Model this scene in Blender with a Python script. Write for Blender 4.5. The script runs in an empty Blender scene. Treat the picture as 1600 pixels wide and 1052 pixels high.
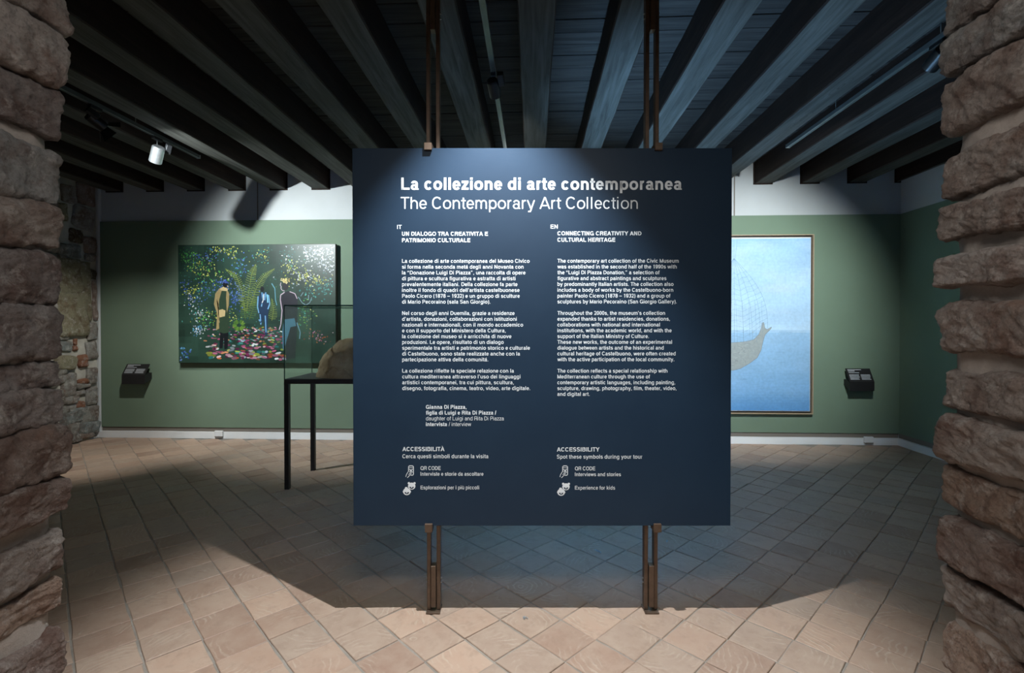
import bpy, bmesh, math, random
from mathutils import Vector, Matrix, noise
from math import sin, cos, radians, pi

C = bpy.context.scene.collection
scn = bpy.context.scene
rnd = random.Random(7)

# ---------------------------------------------------------------- camera frame
F = 769.0                      # focal length in pixels of the 1600 px frame
CAMZ = 1.5
TH = math.atan(33.0 / F)       # the room is turned a little against the camera
R_ = Vector((cos(TH), sin(TH), 0))
D_ = Vector((-sin(TH), cos(TH), 0))

def W(X, d, z):                # camera-aligned ground coordinates -> world
    v = R_ * X + D_ * d
    return Vector((v.x, v.y, z))

def at_d(px, py, d):           # the point seen at a pixel, at distance d ahead
    return W((px - 800) / F * d, d, CAMZ + (511 - py) / F * d)

def ray(px, py):
    return R_ * ((px - 800) / F) + D_ + Vector((0, 0, (511 - py) / F))

def at_y(px, py, Y):
    r = ray(px, py); t = Y / r.y
    return Vector((r.x * t, Y, CAMZ + r.z * t))

def at_x(px, py, X):
    r = ray(px, py); t = X / r.x
    return Vector((X, r.y * t, CAMZ + r.z * t))

cam_d = bpy.data.cameras.new('camera'); cam = bpy.data.objects.new('camera', cam_d); C.objects.link(cam)
cam_d.sensor_width = 36.0; cam_d.lens = 36.0 * F / 1600
cam.location = (0, 0, CAMZ)
cam.rotation_euler = (pi / 2 - math.atan(7.5 / F), 0, TH)
cam_d.shift_y = -7.5 / 1600
cam_d.clip_start = 0.05
scn.camera = cam
scn.view_settings.view_transform = 'Standard'
try: scn.view_settings.look = 'None'
except Exception: pass
scn.view_settings.gamma = 1.0
scn.view_settings.use_curve_mapping = False
scn.view_settings.exposure = 0.0

world = bpy.data.worlds.new('world'); scn.world = world; world.use_nodes = True
world.node_tree.nodes['Background'].inputs[0].default_value = (0.5, 0.55, 0.6, 1)
world.node_tree.nodes['Background'].inputs[1].default_value = 0.02

def spot(name, loc, target, power, size, blend=0.6, radius=0.03, color=(1, 1, 1), parent=None):
    l = bpy.data.lights.new(name, 'SPOT'); l.energy = power; l.spot_size = radians(size)
    l.spot_blend = blend; l.shadow_soft_size = radius; l.color = color
    o = bpy.data.objects.new(name, l); C.objects.link(o)
    o.location = loc
    o.rotation_euler = (Vector(target) - Vector(loc)).to_track_quat('-Z', 'Y').to_euler()
    if parent:
        o.parent = parent; o.matrix_parent_inverse = parent.matrix_world.inverted()
    return o

# added fill light in the unseen hall behind the camera
al = bpy.data.lights.new('hall_fill_light', 'AREA'); al.energy = 29; al.shape = 'RECTANGLE'; al.size = 2.2; al.size_y = 1.4
al.color = (1.0, 0.97, 0.93)
ao = bpy.data.objects.new('hall_fill_light', al); C.objects.link(ao)
ao.location = (0.0, -1.6, 3.1); ao.rotation_euler = (radians(38), 0, 0)

# unseen fill light added over the passage to brighten the stone jambs
al = bpy.data.lights.new('passage_fill_light', 'AREA'); al.energy = 27; al.shape = 'RECTANGLE'; al.size = 1.0; al.size_y = 0.5
al.color = (1.0, 0.985, 0.96)
ao = bpy.data.objects.new('passage_fill_light', al); C.objects.link(ao)
ao.location = (0.0, 0.45, 2.88)

# key numbers of the room
D = 6.45                       # back wall
JY0, JY1 = 0.80, 1.55          # the passage through the thick wall
ZC, ZP = 3.34, 3.60            # underside of beams, underside of planks
XR = at_y(1405, 511, D).x
XL = at_y(154, 511, D).x
XT_L, XT_C, XT_R = -3.66, -0.29, 2.62

# ---------------------------------------------------------------- helpers
def tag(o, label=None, cat=None, group=None, kind=None):
    if label: o['label'] = label
    if cat: o['category'] = cat
    if group: o['group'] = group
    if kind: o['kind'] = kind
    return o

def empty(name, loc, rz=0.0):
    o = bpy.data.objects.new(name, None); C.objects.link(o)
    o.location = loc; o.rotation_euler = (0, 0, rz); o.empty_display_size = 0.1
    return o

def wmat(parent):
    return Matrix.LocRotScale(parent.location, parent.rotation_euler.to_quaternion(), parent.scale) if parent.parent is None else wmat(parent.parent) @ Matrix.LocRotScale(parent.location, parent.rotation_euler.to_quaternion(), parent.scale)

def link(name, me, mat=None, parent=None, world=False):
    o = bpy.data.objects.new(name, me); C.objects.link(o)
    if mat is not None and not me.materials:
        for m in (mat if isinstance(mat, (list, tuple)) else [mat]): me.materials.append(m)
    if parent:
        o.parent = parent
        if world: o.matrix_parent_inverse = wmat(parent).inverted()
    return o

def mesh_from(name, bm, smooth=False):
    me = bpy.data.meshes.new(name); bm.normal_update(); bm.to_mesh(me); bm.free()
    if smooth:
        for p in me.polygons: p.use_smooth = True
    return me

def bm_box(bm, lo, hi, mi=0, bevel=0.0):
    lo = Vector(lo); hi = Vector(hi)
    vs = [bm.verts.new((x, y, z)) for z in (lo.z, hi.z) for y in (lo.y, hi.y) for x in (lo.x, hi.x)]
    fs = [(0, 2, 3, 1), (4, 5, 7, 6), (0, 1, 5, 4), (2, 6, 7, 3), (0, 4, 6, 2), (1, 3, 7, 5)]
    fl = [bm.faces.new([vs[i] for i in f]) for f in fs]
    for f in fl: f.material_index = mi
    if bevel > 0:
        es = list({e for f in fl for e in f.edges})
        bmesh.ops.bevel(bm, geom=es, offset=bevel, segments=1, affect='EDGES', profile=0.5)
    return fl

def box(name, lo, hi, mat, parent=None, bevel=0.0, world=False):
    bm = bmesh.new(); bm_box(bm, lo, hi, 0, bevel)
    return link(name, mesh_from(name, bm), mat, parent, world)

def bm_cyl(bm, p0, p1, r0, r1=None, seg=20, cap0=True, cap1=True):
    p0 = Vector(p0); p1 = Vector(p1); r1 = r0 if r1 is None else r1
    q = (p1 - p0).to_track_quat('Z', 'Y').to_matrix()
    a = []; b = []
    for i in range(seg):
        t = 2 * pi * i / seg
        v = q @ Vector((cos(t), sin(t), 0))
        a.append(bm.verts.new(p0 + v * r0)); b.append(bm.verts.new(p1 + v * r1))
    for i in range(seg):
        j = (i + 1) % seg
        bm.faces.new((a[i], a[j], b[j], b[i]))
    if cap0: bm.faces.new(list(reversed(a)))
    if cap1: bm.faces.new(b)

def cyl(name, p0, p1, r, mat, parent=None, seg=20, r1=None, world=False):
    bm = bmesh.new(); bm_cyl(bm, p0, p1, r, r1, seg)
    me = mesh_from(name, bm)
    for p in me.polygons: p.use_smooth = len(p.vertices) == 4
    return link(name, me, mat, parent, world)

# ---------------------------------------------------------------- materials
def srgb(r, g, b):
    f = lambda c: (c / 255 / 12.92) if c / 255 <= 0.04045 else ((c / 255 + 0.055) / 1.055) ** 2.4
    return (f(r), f(g), f(b), 1)

class NT:
    def __init__(s, name):
        s.m = bpy.data.materials.new(name); s.m.use_nodes = True
        s.t = s.m.node_tree; s.b = s.t.nodes['Principled BSDF']
    def n(s, kind, **kw):
        nd = s.t.nodes.new(kind)
        for k, v in kw.items():
            if k in nd.inputs: s.set(nd.inputs[k], v)
            else: setattr(nd, k, v)
        return nd
    def set(s, sock, v):
        if isinstance(v, bpy.types.NodeSocket): s.t.links.new(v, sock)
        else: sock.default_value = v
    def P(s, **kw):
        for k, v in kw.items(): s.set(s.b.inputs[k.replace('_', ' ')], v)
    def coord(s, which='Object', scale=(1, 1, 1), add=None):
        tc = s.n('ShaderNodeTexCoord').outputs[which]
        if add is not None:
            a = s.n('ShaderNodeVectorMath', operation='ADD'); s.set(a.inputs[0], tc); s.set(a.inputs[1], add); tc = a.outputs[0]
        mp = s.n('ShaderNodeMapping'); s.set(mp.inputs['Vector'], tc); mp.inputs['Scale'].default_value = scale
        return mp.outputs[0]
    def noise(s, vec, scale, detail=6, rough=0.6, dist=0.0):
        nd = s.n('ShaderNodeTexNoise'); s.set(nd.inputs['Vector'], vec)
        nd.inputs['Scale'].default_value = scale; nd.inputs['Detail'].default_value = detail
        nd.inputs['Roughness'].default_value = rough; nd.inputs['Distortion'].default_value = dist
        return nd.outputs['Fac']
    def ramp(s, fac, stops):
        nd = s.n('ShaderNodeValToRGB'); s.set(nd.inputs[0], fac)
        e = nd.color_ramp.elements
        while len(e) < len(stops): e.new(0.5)
        for i, (p, c) in enumerate(stops):
            e[i].position = p; e[i].color = c if len(c) == 4 else (*c, 1)
        return nd.outputs[0]
    def mix(s, fac, a, b, mode='MIX'):
        nd = s.n('ShaderNodeMix', data_type='RGBA', blend_type=mode)
        s.set(nd.inputs[0], fac); s.set(nd.inputs[6], a); s.set(nd.inputs[7], b)
        return nd.outputs[2]
    def math(s, op, a, b=0.0, c=0.0):
        nd = s.n('ShaderNodeMath', operation=op); s.set(nd.inputs[0], a); s.set(nd.inputs[1], b); s.set(nd.inputs[2], c)
        return nd.outputs[0]
    def bump(s, h, strength=0.3, dist=0.01, prev=None):
        nd = s.n('ShaderNodeBump'); s.set(nd.inputs['Height'], h)
        nd.inputs['Strength'].default_value = strength; nd.inputs['Distance'].default_value = dist
        if prev is not None: s.set(nd.inputs['Normal'], prev)
        s.set(s.b.inputs['Normal'], nd.outputs[0]); return nd.outputs[0]

g = lambda v: (v, v, v, 1)

def mat_plain(name, col, rough=0.5, metal=0.0, spec=0.5, nscale=8, var=0.12, bump=0.05):
    M = NT(name); v = M.coord()
    n = M.noise(v, nscale, 5)
    k = tuple(c * (1 - var) for c in col[:3]) + (1,)
    k2 = tuple(min(1, c * (1 + var)) for c in col[:3]) + (1,)
    M.P(Base_Color=M.ramp(n, [(0.3, k), (0.7, k2)]), Roughness=rough, Metallic=metal, Specular_IOR_Level=spec)
    if bump: M.bump(M.noise(v, nscale * 8, 4), bump, 0.004)
    return M.m

def mat_plaster(name, col, bump=0.12):
    M = NT(name); v = M.coord()
    n = M.noise(v, 1.3, 6)
    k = tuple(c * 0.93 for c in col[:3]) + (1,); k2 = tuple(min(1, c * 1.05) for c in col[:3]) + (1,)
    M.P(Base_Color=M.ramp(n, [(0.3, k), (0.7, k2)]), Roughness=0.75, Specular_IOR_Level=0.25)
    M.bump(M.noise(v, 60, 5), bump, 0.003)
    return M.m

def mat_tile():
    M = NT('terracotta_tile')
    oi = M.n('ShaderNodeObjectInfo').outputs['Random']
    gi = M.n('ShaderNodeNewGeometry').outputs['Random Per Island']
    r = M.math('FRACT', M.math('ADD', oi, gi))
    off = M.n('ShaderNodeCombineXYZ'); M.set(off.inputs[0], M.math('MULTIPLY', r, 37.0)); M.set(off.inputs[1], M.math('MULTIPLY', r, -23.0)); M.set(off.inputs[2], M.math('MULTIPLY', r, 5.0))
    v = M.coord(add=off.outputs[0])
    r2 = M.math('FRACT', M.math('MULTIPLY', r, 7.31))
    base = M.ramp(r2, [(0.0, (0.30, 0.19, 0.14, 1)), (0.3, (0.42, 0.285, 0.21, 1)), (0.6, (0.36, 0.265, 0.205, 1)), (1.0, (0.47, 0.32, 0.235, 1))])
    n1 = M.noise(v, 9, 8, 0.65)
    c = M.mix(M.math('MULTIPLY', M.ramp(n1, [(0.35, g(0)), (0.75, g(1))]), 0.5), base, (0.50, 0.40, 0.31, 1))
    c = M.mix(M.math('MULTIPLY', M.ramp(M.noise(v, 14, 8, 0.7), [(0.5, g(0)), (0.8, g(1))]), 0.5), c, (0.23, 0.15, 0.11, 1))
    # swept combing arcs of lime left by hand
    wv = M.n('ShaderNodeTexWave', wave_type='RINGS', rings_direction='Z'); 
    o2 = M.n('ShaderNodeCombineXYZ'); M.set(o2.inputs[0], M.math('SUBTRACT', M.math('MULTIPLY', r, 0.5), 0.25)); M.set(o2.inputs[1], M.math('SUBTRACT', M.math('MULTIPLY', r2, 0.5), 0.25))
    vr = M.n('ShaderNodeVectorRotate', rotation_type='Z_AXIS'); M.set(vr.inputs['Vector'], M.coord()); M.set(vr.inputs['Angle'], M.math('MULTIPLY', r2, 6.28))
    va = M.n('ShaderNodeVectorMath', operation='ADD'); M.set(va.inputs[0], vr.outputs[0]); M.set(va.inputs[1], o2.outputs[0])
    M.set(wv.inputs['Vector'], va.outputs[0])
    wv.inputs['Scale'].default_value = 11; wv.inputs['Distortion'].default_value = 6; wv.inputs['Detail'].default_value = 2; wv.inputs['Detail Scale'].default_value = 1.2
    w = M.ramp(wv.outputs['Fac'], [(0.62, g(0)), (0.95, g(1))])
    msk = M.ramp(M.noise(v, 7, 4, 0.6, 0.5), [(0.50, g(0)), (0.70, g(1))])
    wf = M.math('MULTIPLY', w, msk)
    c = M.mix(M.math('MULTIPLY', wf, 0.42), c, (0.58, 0.49, 0.39, 1))
    M.P(Base_Color=c, Roughness=M.ramp(n1, [(0.3, g(0.46)), (0.7, g(0.7))]), Specular_IOR_Level=0.4)
    b = M.bump(M.noise(v, 40, 6, 0.7), 0.25, 0.004)
    M.bump(wf, 0.5, 0.003, b)
    return M.m

def mat_stone(name='rough_stone', lime=0.5):
    M = NT(name)
    oi = M.n('ShaderNodeObjectInfo')
    off = M.n('ShaderNodeCombineXYZ'); M.set(off.inputs[0], M.math('MULTIPLY', oi.outputs['Random'], 31.0)); M.set(off.inputs[1], M.math('MULTIPLY', oi.outputs['Random'], 17.0))
    v = M.coord(add=off.outputs[0])
    base = oi.outputs['Color']
    n1 = M.noise(v, 7, 10, 0.68)
    dark = M.mix(1.0, base, (0.55, 0.42, 0.38, 1), 'MULTIPLY')
    light = M.mix(lime, base, (0.68, 0.64, 0.59, 1))
    c = M.mix(M.ramp(n1, [(0.36, g(0)), (0.55, g(1))]), dark, base)
    c = M.mix(M.math('MULTIPLY', M.ramp(M.noise(v, 16, 10, 0.75, 0.3), [(0.52, g(0)), (0.66, g(1))]), 0.8), c, light)
    rust = M.math('MULTIPLY', M.ramp(M.noise(v, 4.5, 6, 0.6), [(0.58, g(0)), (0.70, g(1))]), 0.42)
    c = M.mix(rust, c, (0.26, 0.125, 0.07, 1))
    c = M.mix(M.ramp(M.noise(v, 90, 4, 0.7), [(0.33, g(0.35)), (0.5, g(0))]), c, (0.05, 0.04, 0.035, 1))
    M.P(Base_Color=c, Roughness=0.85, Specular_IOR_Level=0.25)
    b = M.bump(M.noise(v, 22, 10, 0.75), 1.0, 0.035)
    M.bump(M.noise(v, 110, 5, 0.7), 0.8, 0.008, b)
    return M.m

def mat_mortar(name, col):
    M = NT(name); v = M.coord()
    n = M.noise(v, 6, 10, 0.7)
    k = tuple(c * 0.72 for c in col[:3]) + (1,); k2 = tuple(c * 1.2 for c in col[:3]) + (1,)
    c = M.ramp(n, [(0.3, k), (0.7, k2)])
    M.P(Base_Color=c, Roughness=0.95, Specular_IOR_Level=0.15)
    b = M.bump(M.noise(v, 30, 8, 0.7), 0.5, 0.01)
    M.bump(M.noise(v, 160, 4, 0.7), 0.5, 0.004, b)
    return M.m

def mat_wood(name, dark, mid, light, axis='Y', scale=1.0, knots=True, rough=0.75, spec=0.25):
    M = NT(name)
    oi = M.n('ShaderNodeObjectInfo').outputs['Random']
    off = M.n('ShaderNodeCombineXYZ'); M.set(off.inputs[0], M.math('MULTIPLY', oi, 41.0)); M.set(off.inputs[1], M.math('MULTIPLY', oi, 19.0)); M.set(off.inputs[2], M.math('MULTIPLY', oi, 7.0))
    st = {'Y': (1, 0.06, 1), 'X': (0.06, 1, 1)}[axis]
    v = M.coord(scale=st, add=off.outputs[0])
    grain = M.noise(v, 26 * scale, 8, 0.62, 0.6)
    big = M.noise(v, 5 * scale, 4, 0.5, 0.4)
    c = M.ramp(grain, [(0.30, dark), (0.5, mid), (0.72, light)])
    c = M.mix(M.ramp(big, [(0.35, g(0.5)), (0.6, g(0))]), c, dark)
    h = grain
    if knots:
        kv = M.coord(scale=(5, 1.3, 5) if axis == 'Y' else (1.3, 5, 5), add=off.outputs[0])
        vo = M.n('ShaderNodeTexVoronoi', feature='F1'); M.set(vo.inputs['Vector'], kv); vo.inputs['Scale'].default_value = 1.0; vo.inputs['Randomness'].default_value = 1.0
        dd = M.math('ADD', vo.outputs['Distance'], M.math('MULTIPLY', M.noise(kv, 3, 3), 0.12))
        rings = M.math('SINE', M.math('MULTIPLY', dd, 60))
        near = M.ramp(dd, [(0.12, g(1)), (0.36, g(0))])
        kk = M.math('MULTIPLY', M.ramp(rings, [(0.55, g(0)), (0.9, g(1))]), near)
        c = M.mix(M.math('MULTIPLY', kk, 0.7), c, dark)
        h = M.math('SUBTRACT', grain, M.math('MULTIPLY', kk, 0.3))
    M.P(Base_Color=c, Roughness=rough, Specular_IOR_Level=spec)
    M.bump(h, 0.4, 0.006)
    return M.m

def mat_vcol(name, rough=0.45, spec=0.5, bumps=0.15):
    M = NT(name)
    at = M.n('ShaderNodeAttribute'); at.attribute_name = 'paint'
    v = M.coord()
    n = M.noise(v, 30, 4)
    c = M.mix(1.0, at.outputs['Color'], M.ramp(n, [(0.3, g(0.85)), (0.7, g(1.0))]), 'MULTIPLY')
    M.P(Base_Color=c, Roughness=rough, Specular_IOR_Level=spec)
    M.bump(M.noise(v, 120, 4), bumps, 0.002)
    return M.m

def mat_glass():
    M = NT('case_glass'); t = M.t
    out = t.nodes['Material Output']
    tr = M.n('ShaderNodeBsdfTransparent'); tr.inputs[0].default_value = (0.965, 0.985, 0.978, 1)
    gl = M.n('ShaderNodeBsdfGlossy'); gl.inputs['Roughness'].default_value = 0.02
    lw = M.n('ShaderNodeLayerWeight'); lw.inputs[0].default_value = 0.5
    fr = M.math('ADD', M.math('MULTIPLY', M.math('POWER', lw.outputs['Facing'], 5.0), 0.75), 0.03)
    mx = M.n('ShaderNodeMixShader'); M.set(mx.inputs[0], fr); M.set(mx.inputs[1], tr.outputs[0]); M.set(mx.inputs[2], gl.outputs[0])
    M.set(out.inputs['Surface'], mx.outputs[0])
    return M.m

def mat_emit(name, col, s):
    M = NT(name); M.P(Base_Color=(0.8, 0.8, 0.8, 1), Emission_Color=col, Emission_Strength=s)
    return M.m

M_tile = mat_tile()
M_grout = mat_mortar('tile_grout', (0.32, 0.285, 0.245, 1))
M_stone = mat_stone()
M_rubble = mat_stone('rubble_stone', 0.75)
M_mortar = mat_mortar('taupe_mortar', (0.33, 0.285, 0.25, 1))
M_mortar2 = mat_mortar('lime_mortar', (0.40, 0.39, 0.34, 1))
M_white = mat_plaster('white_plaster', (0.47, 0.50, 0.50))
M_hall = mat_plaster('hall_plaster', (0.42, 0.38, 0.34))
M_green = mat_plaster('green_wall_paint', (0.150, 0.215, 0.152), 0.06)
M_taupe = mat_plaster('taupe_base', (0.18, 0.16, 0.135))
M_base = mat_plaster('white_skirting_paint', (0.72, 0.74, 0.74))
M_beam_s = mat_wood('dark_brown_beam', (0.012, 0.007, 0.005, 1), (0.020, 0.011, 0.008, 1), (0.04, 0.023, 0.016, 1), 'Y')  # beam sides, darker and browner than the underside
M_beam_b = mat_wood('grey_beam_underside', (0.028, 0.028, 0.025, 1), (0.074, 0.077, 0.068, 1), (0.12, 0.125, 0.115, 1), 'Y')
M_plank = mat_wood('ceiling_plank_wood', (0.013, 0.012, 0.011, 1), (0.034, 0.031, 0.028, 1), (0.055, 0.052, 0.047, 1), 'X')
M_black = mat_plain('black_steel', (0.012, 0.012, 0.013, 1), 0.45, 0.0, 0.5)
M_lamp = mat_plain('black_lamp_housing', (0.008, 0.009, 0.01, 1), 0.4)
M_track = mat_plain('grey_track_metal', (0.16, 0.18, 0.18, 1), 0.35, 0.6)
M_chrome = mat_plain('brushed_aluminium', (0.62, 0.66, 0.68, 1), 0.28, 0.95, nscale=30)
M_bronze = mat_plain('bronze_steel', (0.115, 0.078, 0.055, 1), 0.42, 0.4, nscale=20, var=0.25)
M_bolt = mat_plain('steel_bolt', (0.5, 0.48, 0.46, 1), 0.3, 0.9)
M_text = mat_plain('white_lettering', (0.80, 0.86, 0.90, 1), 0.5, bump=0, var=0.02)
M_print = mat_plain('grey_print', (0.42, 0.45, 0.47, 1), 0.5, bump=0, var=0.02)
M_glass = mat_glass()
M_gedge = mat_plain('dark_glass_seam', (0.02, 0.05, 0.045, 1), 0.2, 0, 0.6, bump=0)
M_paint = mat_vcol('oil_paint', 0.38, 0.5)
M_paint2 = mat_vcol('matt_paint', 0.6, 0.3)
M_lens = mat_emit('lamp_lens', (0.9, 0.97, 1, 1), 12.0)
M_oak = mat_plain('pale_wood_frame', (0.34, 0.27, 0.18, 1), 0.5, nscale=40)
M_dkframe = mat_plain('dark_frame_edge', (0.035, 0.028, 0.022, 1), 0.5)

def mat_panel():
    M = NT('navy_brushed_panel'); v = M.coord(scale=(1, 1, 14))
    n = M.noise(v, 40, 5, 0.6)
    v2 = M.coord(); n2 = M.noise(v2, 3, 5)
    M.P(Base_Color=M.ramp(n2, [(0.3, (0.0135, 0.030, 0.056, 1)), (0.7, (0.016, 0.035, 0.063, 1))]),
        Roughness=M.ramp(n, [(0.3, g(0.34)), (0.7, g(0.44))]), Specular_IOR_Level=0.22)
    M.bump(n, 0.06, 0.002)
    return M.m
M_panel = mat_panel()
M_panelback = mat_plain('blue_back_reflector', (0.16, 0.36, 0.62, 1), 0.27, 0.55, 0.6, bump=0.02)

# ---------------------------------------------------------------- floor
def tile_mesh(name, s1, s2, seed, cx=0.0, cy=0.0, bm=None, rot=None, tilt=True):
    r = random.Random(seed)
    own = bm is None
    if own: bm = bmesh.new()
    a = s1 / 2 - 0.0035; b = s2 / 2 - 0.0035
    j = lambda: r.uniform(-0.0035, 0.0035)
    co = [(-a + j(), -b + j()), (a + j(), -b + j()), (a + j(), b + j()), (-a + j(), b + j())]
    # extra mid-edge points make the sides wander like hand-cut clay
    ring = []
    for i in range(4):
        p = co[i]; q = co[(i + 1) % 4]
        ring.append(p)
        m = ((p[0] + q[0]) / 2, (p[1] + q[1]) / 2)
        nrm = (m[0] / max(a, b), m[1] / max(a, b)); k = r.uniform(-0.003, 0.0025)
        ring.append((m[0] + nrm[0] * k, m[1] + nrm[1] * k))
    tx, ty, dz = (r.uniform(-0.014, 0.014), r.uniform(-0.014, 0.014), r.uniform(-0.002, 0.0012)) if tilt else (0, 0, 0)
    def V(x, y, z):
        zz = z + x * tx + y * ty + dz if z > -0.01 else z
        p = Vector((x, y, zz))
        if rot is not None: p = rot @ p
        return bm.verts.new((p.x + cx, p.y + cy, p.z))
    lo = [V(x, y, -0.02) for x, y in ring]
    mid = [V(x, y, -0.0025) for x, y in ring]
    top = [V(x * 0.975, y * 0.975, 0.0) for x, y in ring]
    n = len(ring)
    for A, B in ((lo, mid), (mid, top)):
        for i in range(n):
            bm.faces.new((A[i], A[(i + 1) % n], B[(i + 1) % n], B[i]))
    bm.faces.new(top)
    if own:
        me = mesh_from(name, bm); me.materials.append(M_tile); return me

def grout_floor():
    bm = bmesh.new(); bm_box(bm, (XL - 0.3, -4.2, -0.12), (XR + 0.3, D + 0.3, -0.0052))
    return link('floor', mesh_from('floor', bm), M_grout)
floor = grout_floor(); floor['kind'] = 'structure'

SA, SB = 0.2185, 0.2285
dirA = W(-0.688, 0.725, 0).normalized(); dirB = W(0.725, 0.688, 0).normalized()
P0 = W(-0.8546, 2.347, 0)
ang = math.atan2(dirA.y, dirA.x)
rotT = Matrix.Rotation(ang, 3, 'Z')
cells = []
for i in range(-60, 70):
    for j in range(-60, 70):
        c = P0 + dirA * ((i + 0.5) * SA + 0.012 * sin(j * 12.9)) + dirB * ((j + 0.5) * SB)
        if not (XL + 0.02 < c.x < XR - 0.02 and -3.0 < c.y < D - 0.02): continue
        if c.y < JY1 + 0.1 and not (-1.45 < c.x < 1.35) and c.y > JY0 - 0.1: continue
        if c.y < JY0 and abs(c.x) > 3.1: continue
        X = c.dot(R_); d = c.dot(D_)
        vis = False; size = 0
        if d > 1.9:
            px = 800 + F * X / d; py = 511 + F * CAMZ / d
            if 60 < px < 1520 and py < 1090:
                if not (560 < px < 1135 and py < 818): 
                    vis = True; size = 1 / d
        cells.append((size, c, i, j))
cells.sort(key=lambda t: -t[0])
protos = [tile_mesh('tile', SA, SB, 100 + k) for k in range(14)]
for k, (s, c, i, j) in enumerate(cells[:300]):
    o = link('tile', protos[rnd.randrange(14)], None, floor)
    o.location = (c.x, c.y, 0); o.rotation_euler = (0, 0, ang + rnd.choice((0, pi)))
bm = bmesh.new()
for k, (s, c, i, j) in enumerate(cells[300:]):
    tile_mesh('', SA, SB, 1000 + k, c.x, c.y, bm, rotT)
o = link('distant_tiles', mesh_from('distant_tiles', bm), M_tile, floor); o['kind'] = 'stuff'

# ---------------------------------------------------------------- room shell
def wall_piece(name, lo, hi, mat, parent=None):
    return box(name, lo, hi, mat, parent)

zg1 = at_y(800, 341, D).z; zg0 = at_y(800, 672.5, D).z; zb = at_y(800, 679.0, D).z
wall_back = tag(wall_piece('wall_back', (XL - 0.3, D + 0.012, -0.1), (XR + 0.3, D + 0.25, 3.8), M_white), kind='structure')
xg = at_y(158.5, 500, D).x
box('green_board', (xg, D - 0.01, zg0), (XR, D + 0.011, zg1), M_green, wall_back)
box('lower_band', (xg - 0.03, D + 0.002, 0.0), (XR, D + 0.011, zg0), M_taupe, wall_back)  # taupe strip between green board and skirting
# thin joints in the upper white boards
for px in (403, 1147):
    p = at_y(px, 320, D)
    box('board_joint', (p.x - 0.006, D + 0.004, zg1), (p.x + 0.006, D + 0.0115, ZP), M_taupe, wall_back)

def skirting(name, x0, x1, horizontal=True):
    bm = bmesh.new(); n = 60
    r = random.Random(5)
    pts = []
    for i in range(n + 1):
        t = i / n; x = x0 + (x1 - x0) * t
        w = 0.006 * noise.noise(Vector((x * 2.3, 1.7, 0))) + 0.004 * noise.noise(Vector((x * 9, 4.7, 0)))
        if horizontal:
            a = (x, D - 0.028 + w * 0.6, zb - 0.004 + w * 0.4); b = (x, D - 0.034 + w * 2, 0.0); c = (x, D + 0.012, zb - 0.002 + w * 0.4)
            e = (x, D + 0.012, -0.01)
        else:
            a = (XR - 0.028 + w * 0.6, x, zb - 0.004 + w * 0.4); b = (XR - 0.034 + w * 2, x, 0.0); c = (XR + 0.012, x, zb - 0.002 + w * 0.4)
            e = (XR + 0.012, x, -0.01)
        pts.append([bm.verts.new(q) for q in (e, b, a, c)])
    for i in range(n):
        for k in range(3):
            bm.faces.new((pts[i][k], pts[i + 1][k], pts[i + 1][k + 1], pts[i][k + 1]))
    bmesh.ops.recalc_face_normals(bm, faces=bm.faces)
    return tag(link(name, mesh_from(name, bm), M_base), kind='structure')
skirting('baseboard_back', xg - 0.06, XR)
skirting('baseboard_right', JY1 + 0.3, D, False)

wall_right = tag(wall_piece('wall_right', (XR + 0.012, JY1, -0.1), (XR + 0.25, D + 0.012, 3.8), M_white), kind='structure')
box('green_board', (XR, JY1 + 0.3, zg0), (XR + 0.0115, D - 0.01, zg1), M_green, wall_right)
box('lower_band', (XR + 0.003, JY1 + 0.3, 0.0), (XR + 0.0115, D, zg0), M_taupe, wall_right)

# ceiling: planks laid across, beams running into the back wall
ceiling = tag(box('ceiling', (XL - 0.3, JY1 - 0.3, ZP + 0.03), (XR + 0.3, D + 0.25, ZP + 0.12), M_plank), kind='structure')
y = JY1 - 0.2; rp = random.Random(3)
while y < D:
    w = rp.choice((0.15, 0.17, 0.19, 0.21))
    bm = bmesh.new(); dz = rp.uniform(0, 0.006)
    bm_box(bm, (XL - 0.1, -w / 2 + 0.003, 0), (XR + 0.1, w / 2 - 0.003, 0.028), 0, 0.003)
    o = link('plank', mesh_from('plank', bm), M_plank, ceiling)
    o.location = (0, y + w / 2, ZP + dz)
    y += w

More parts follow.
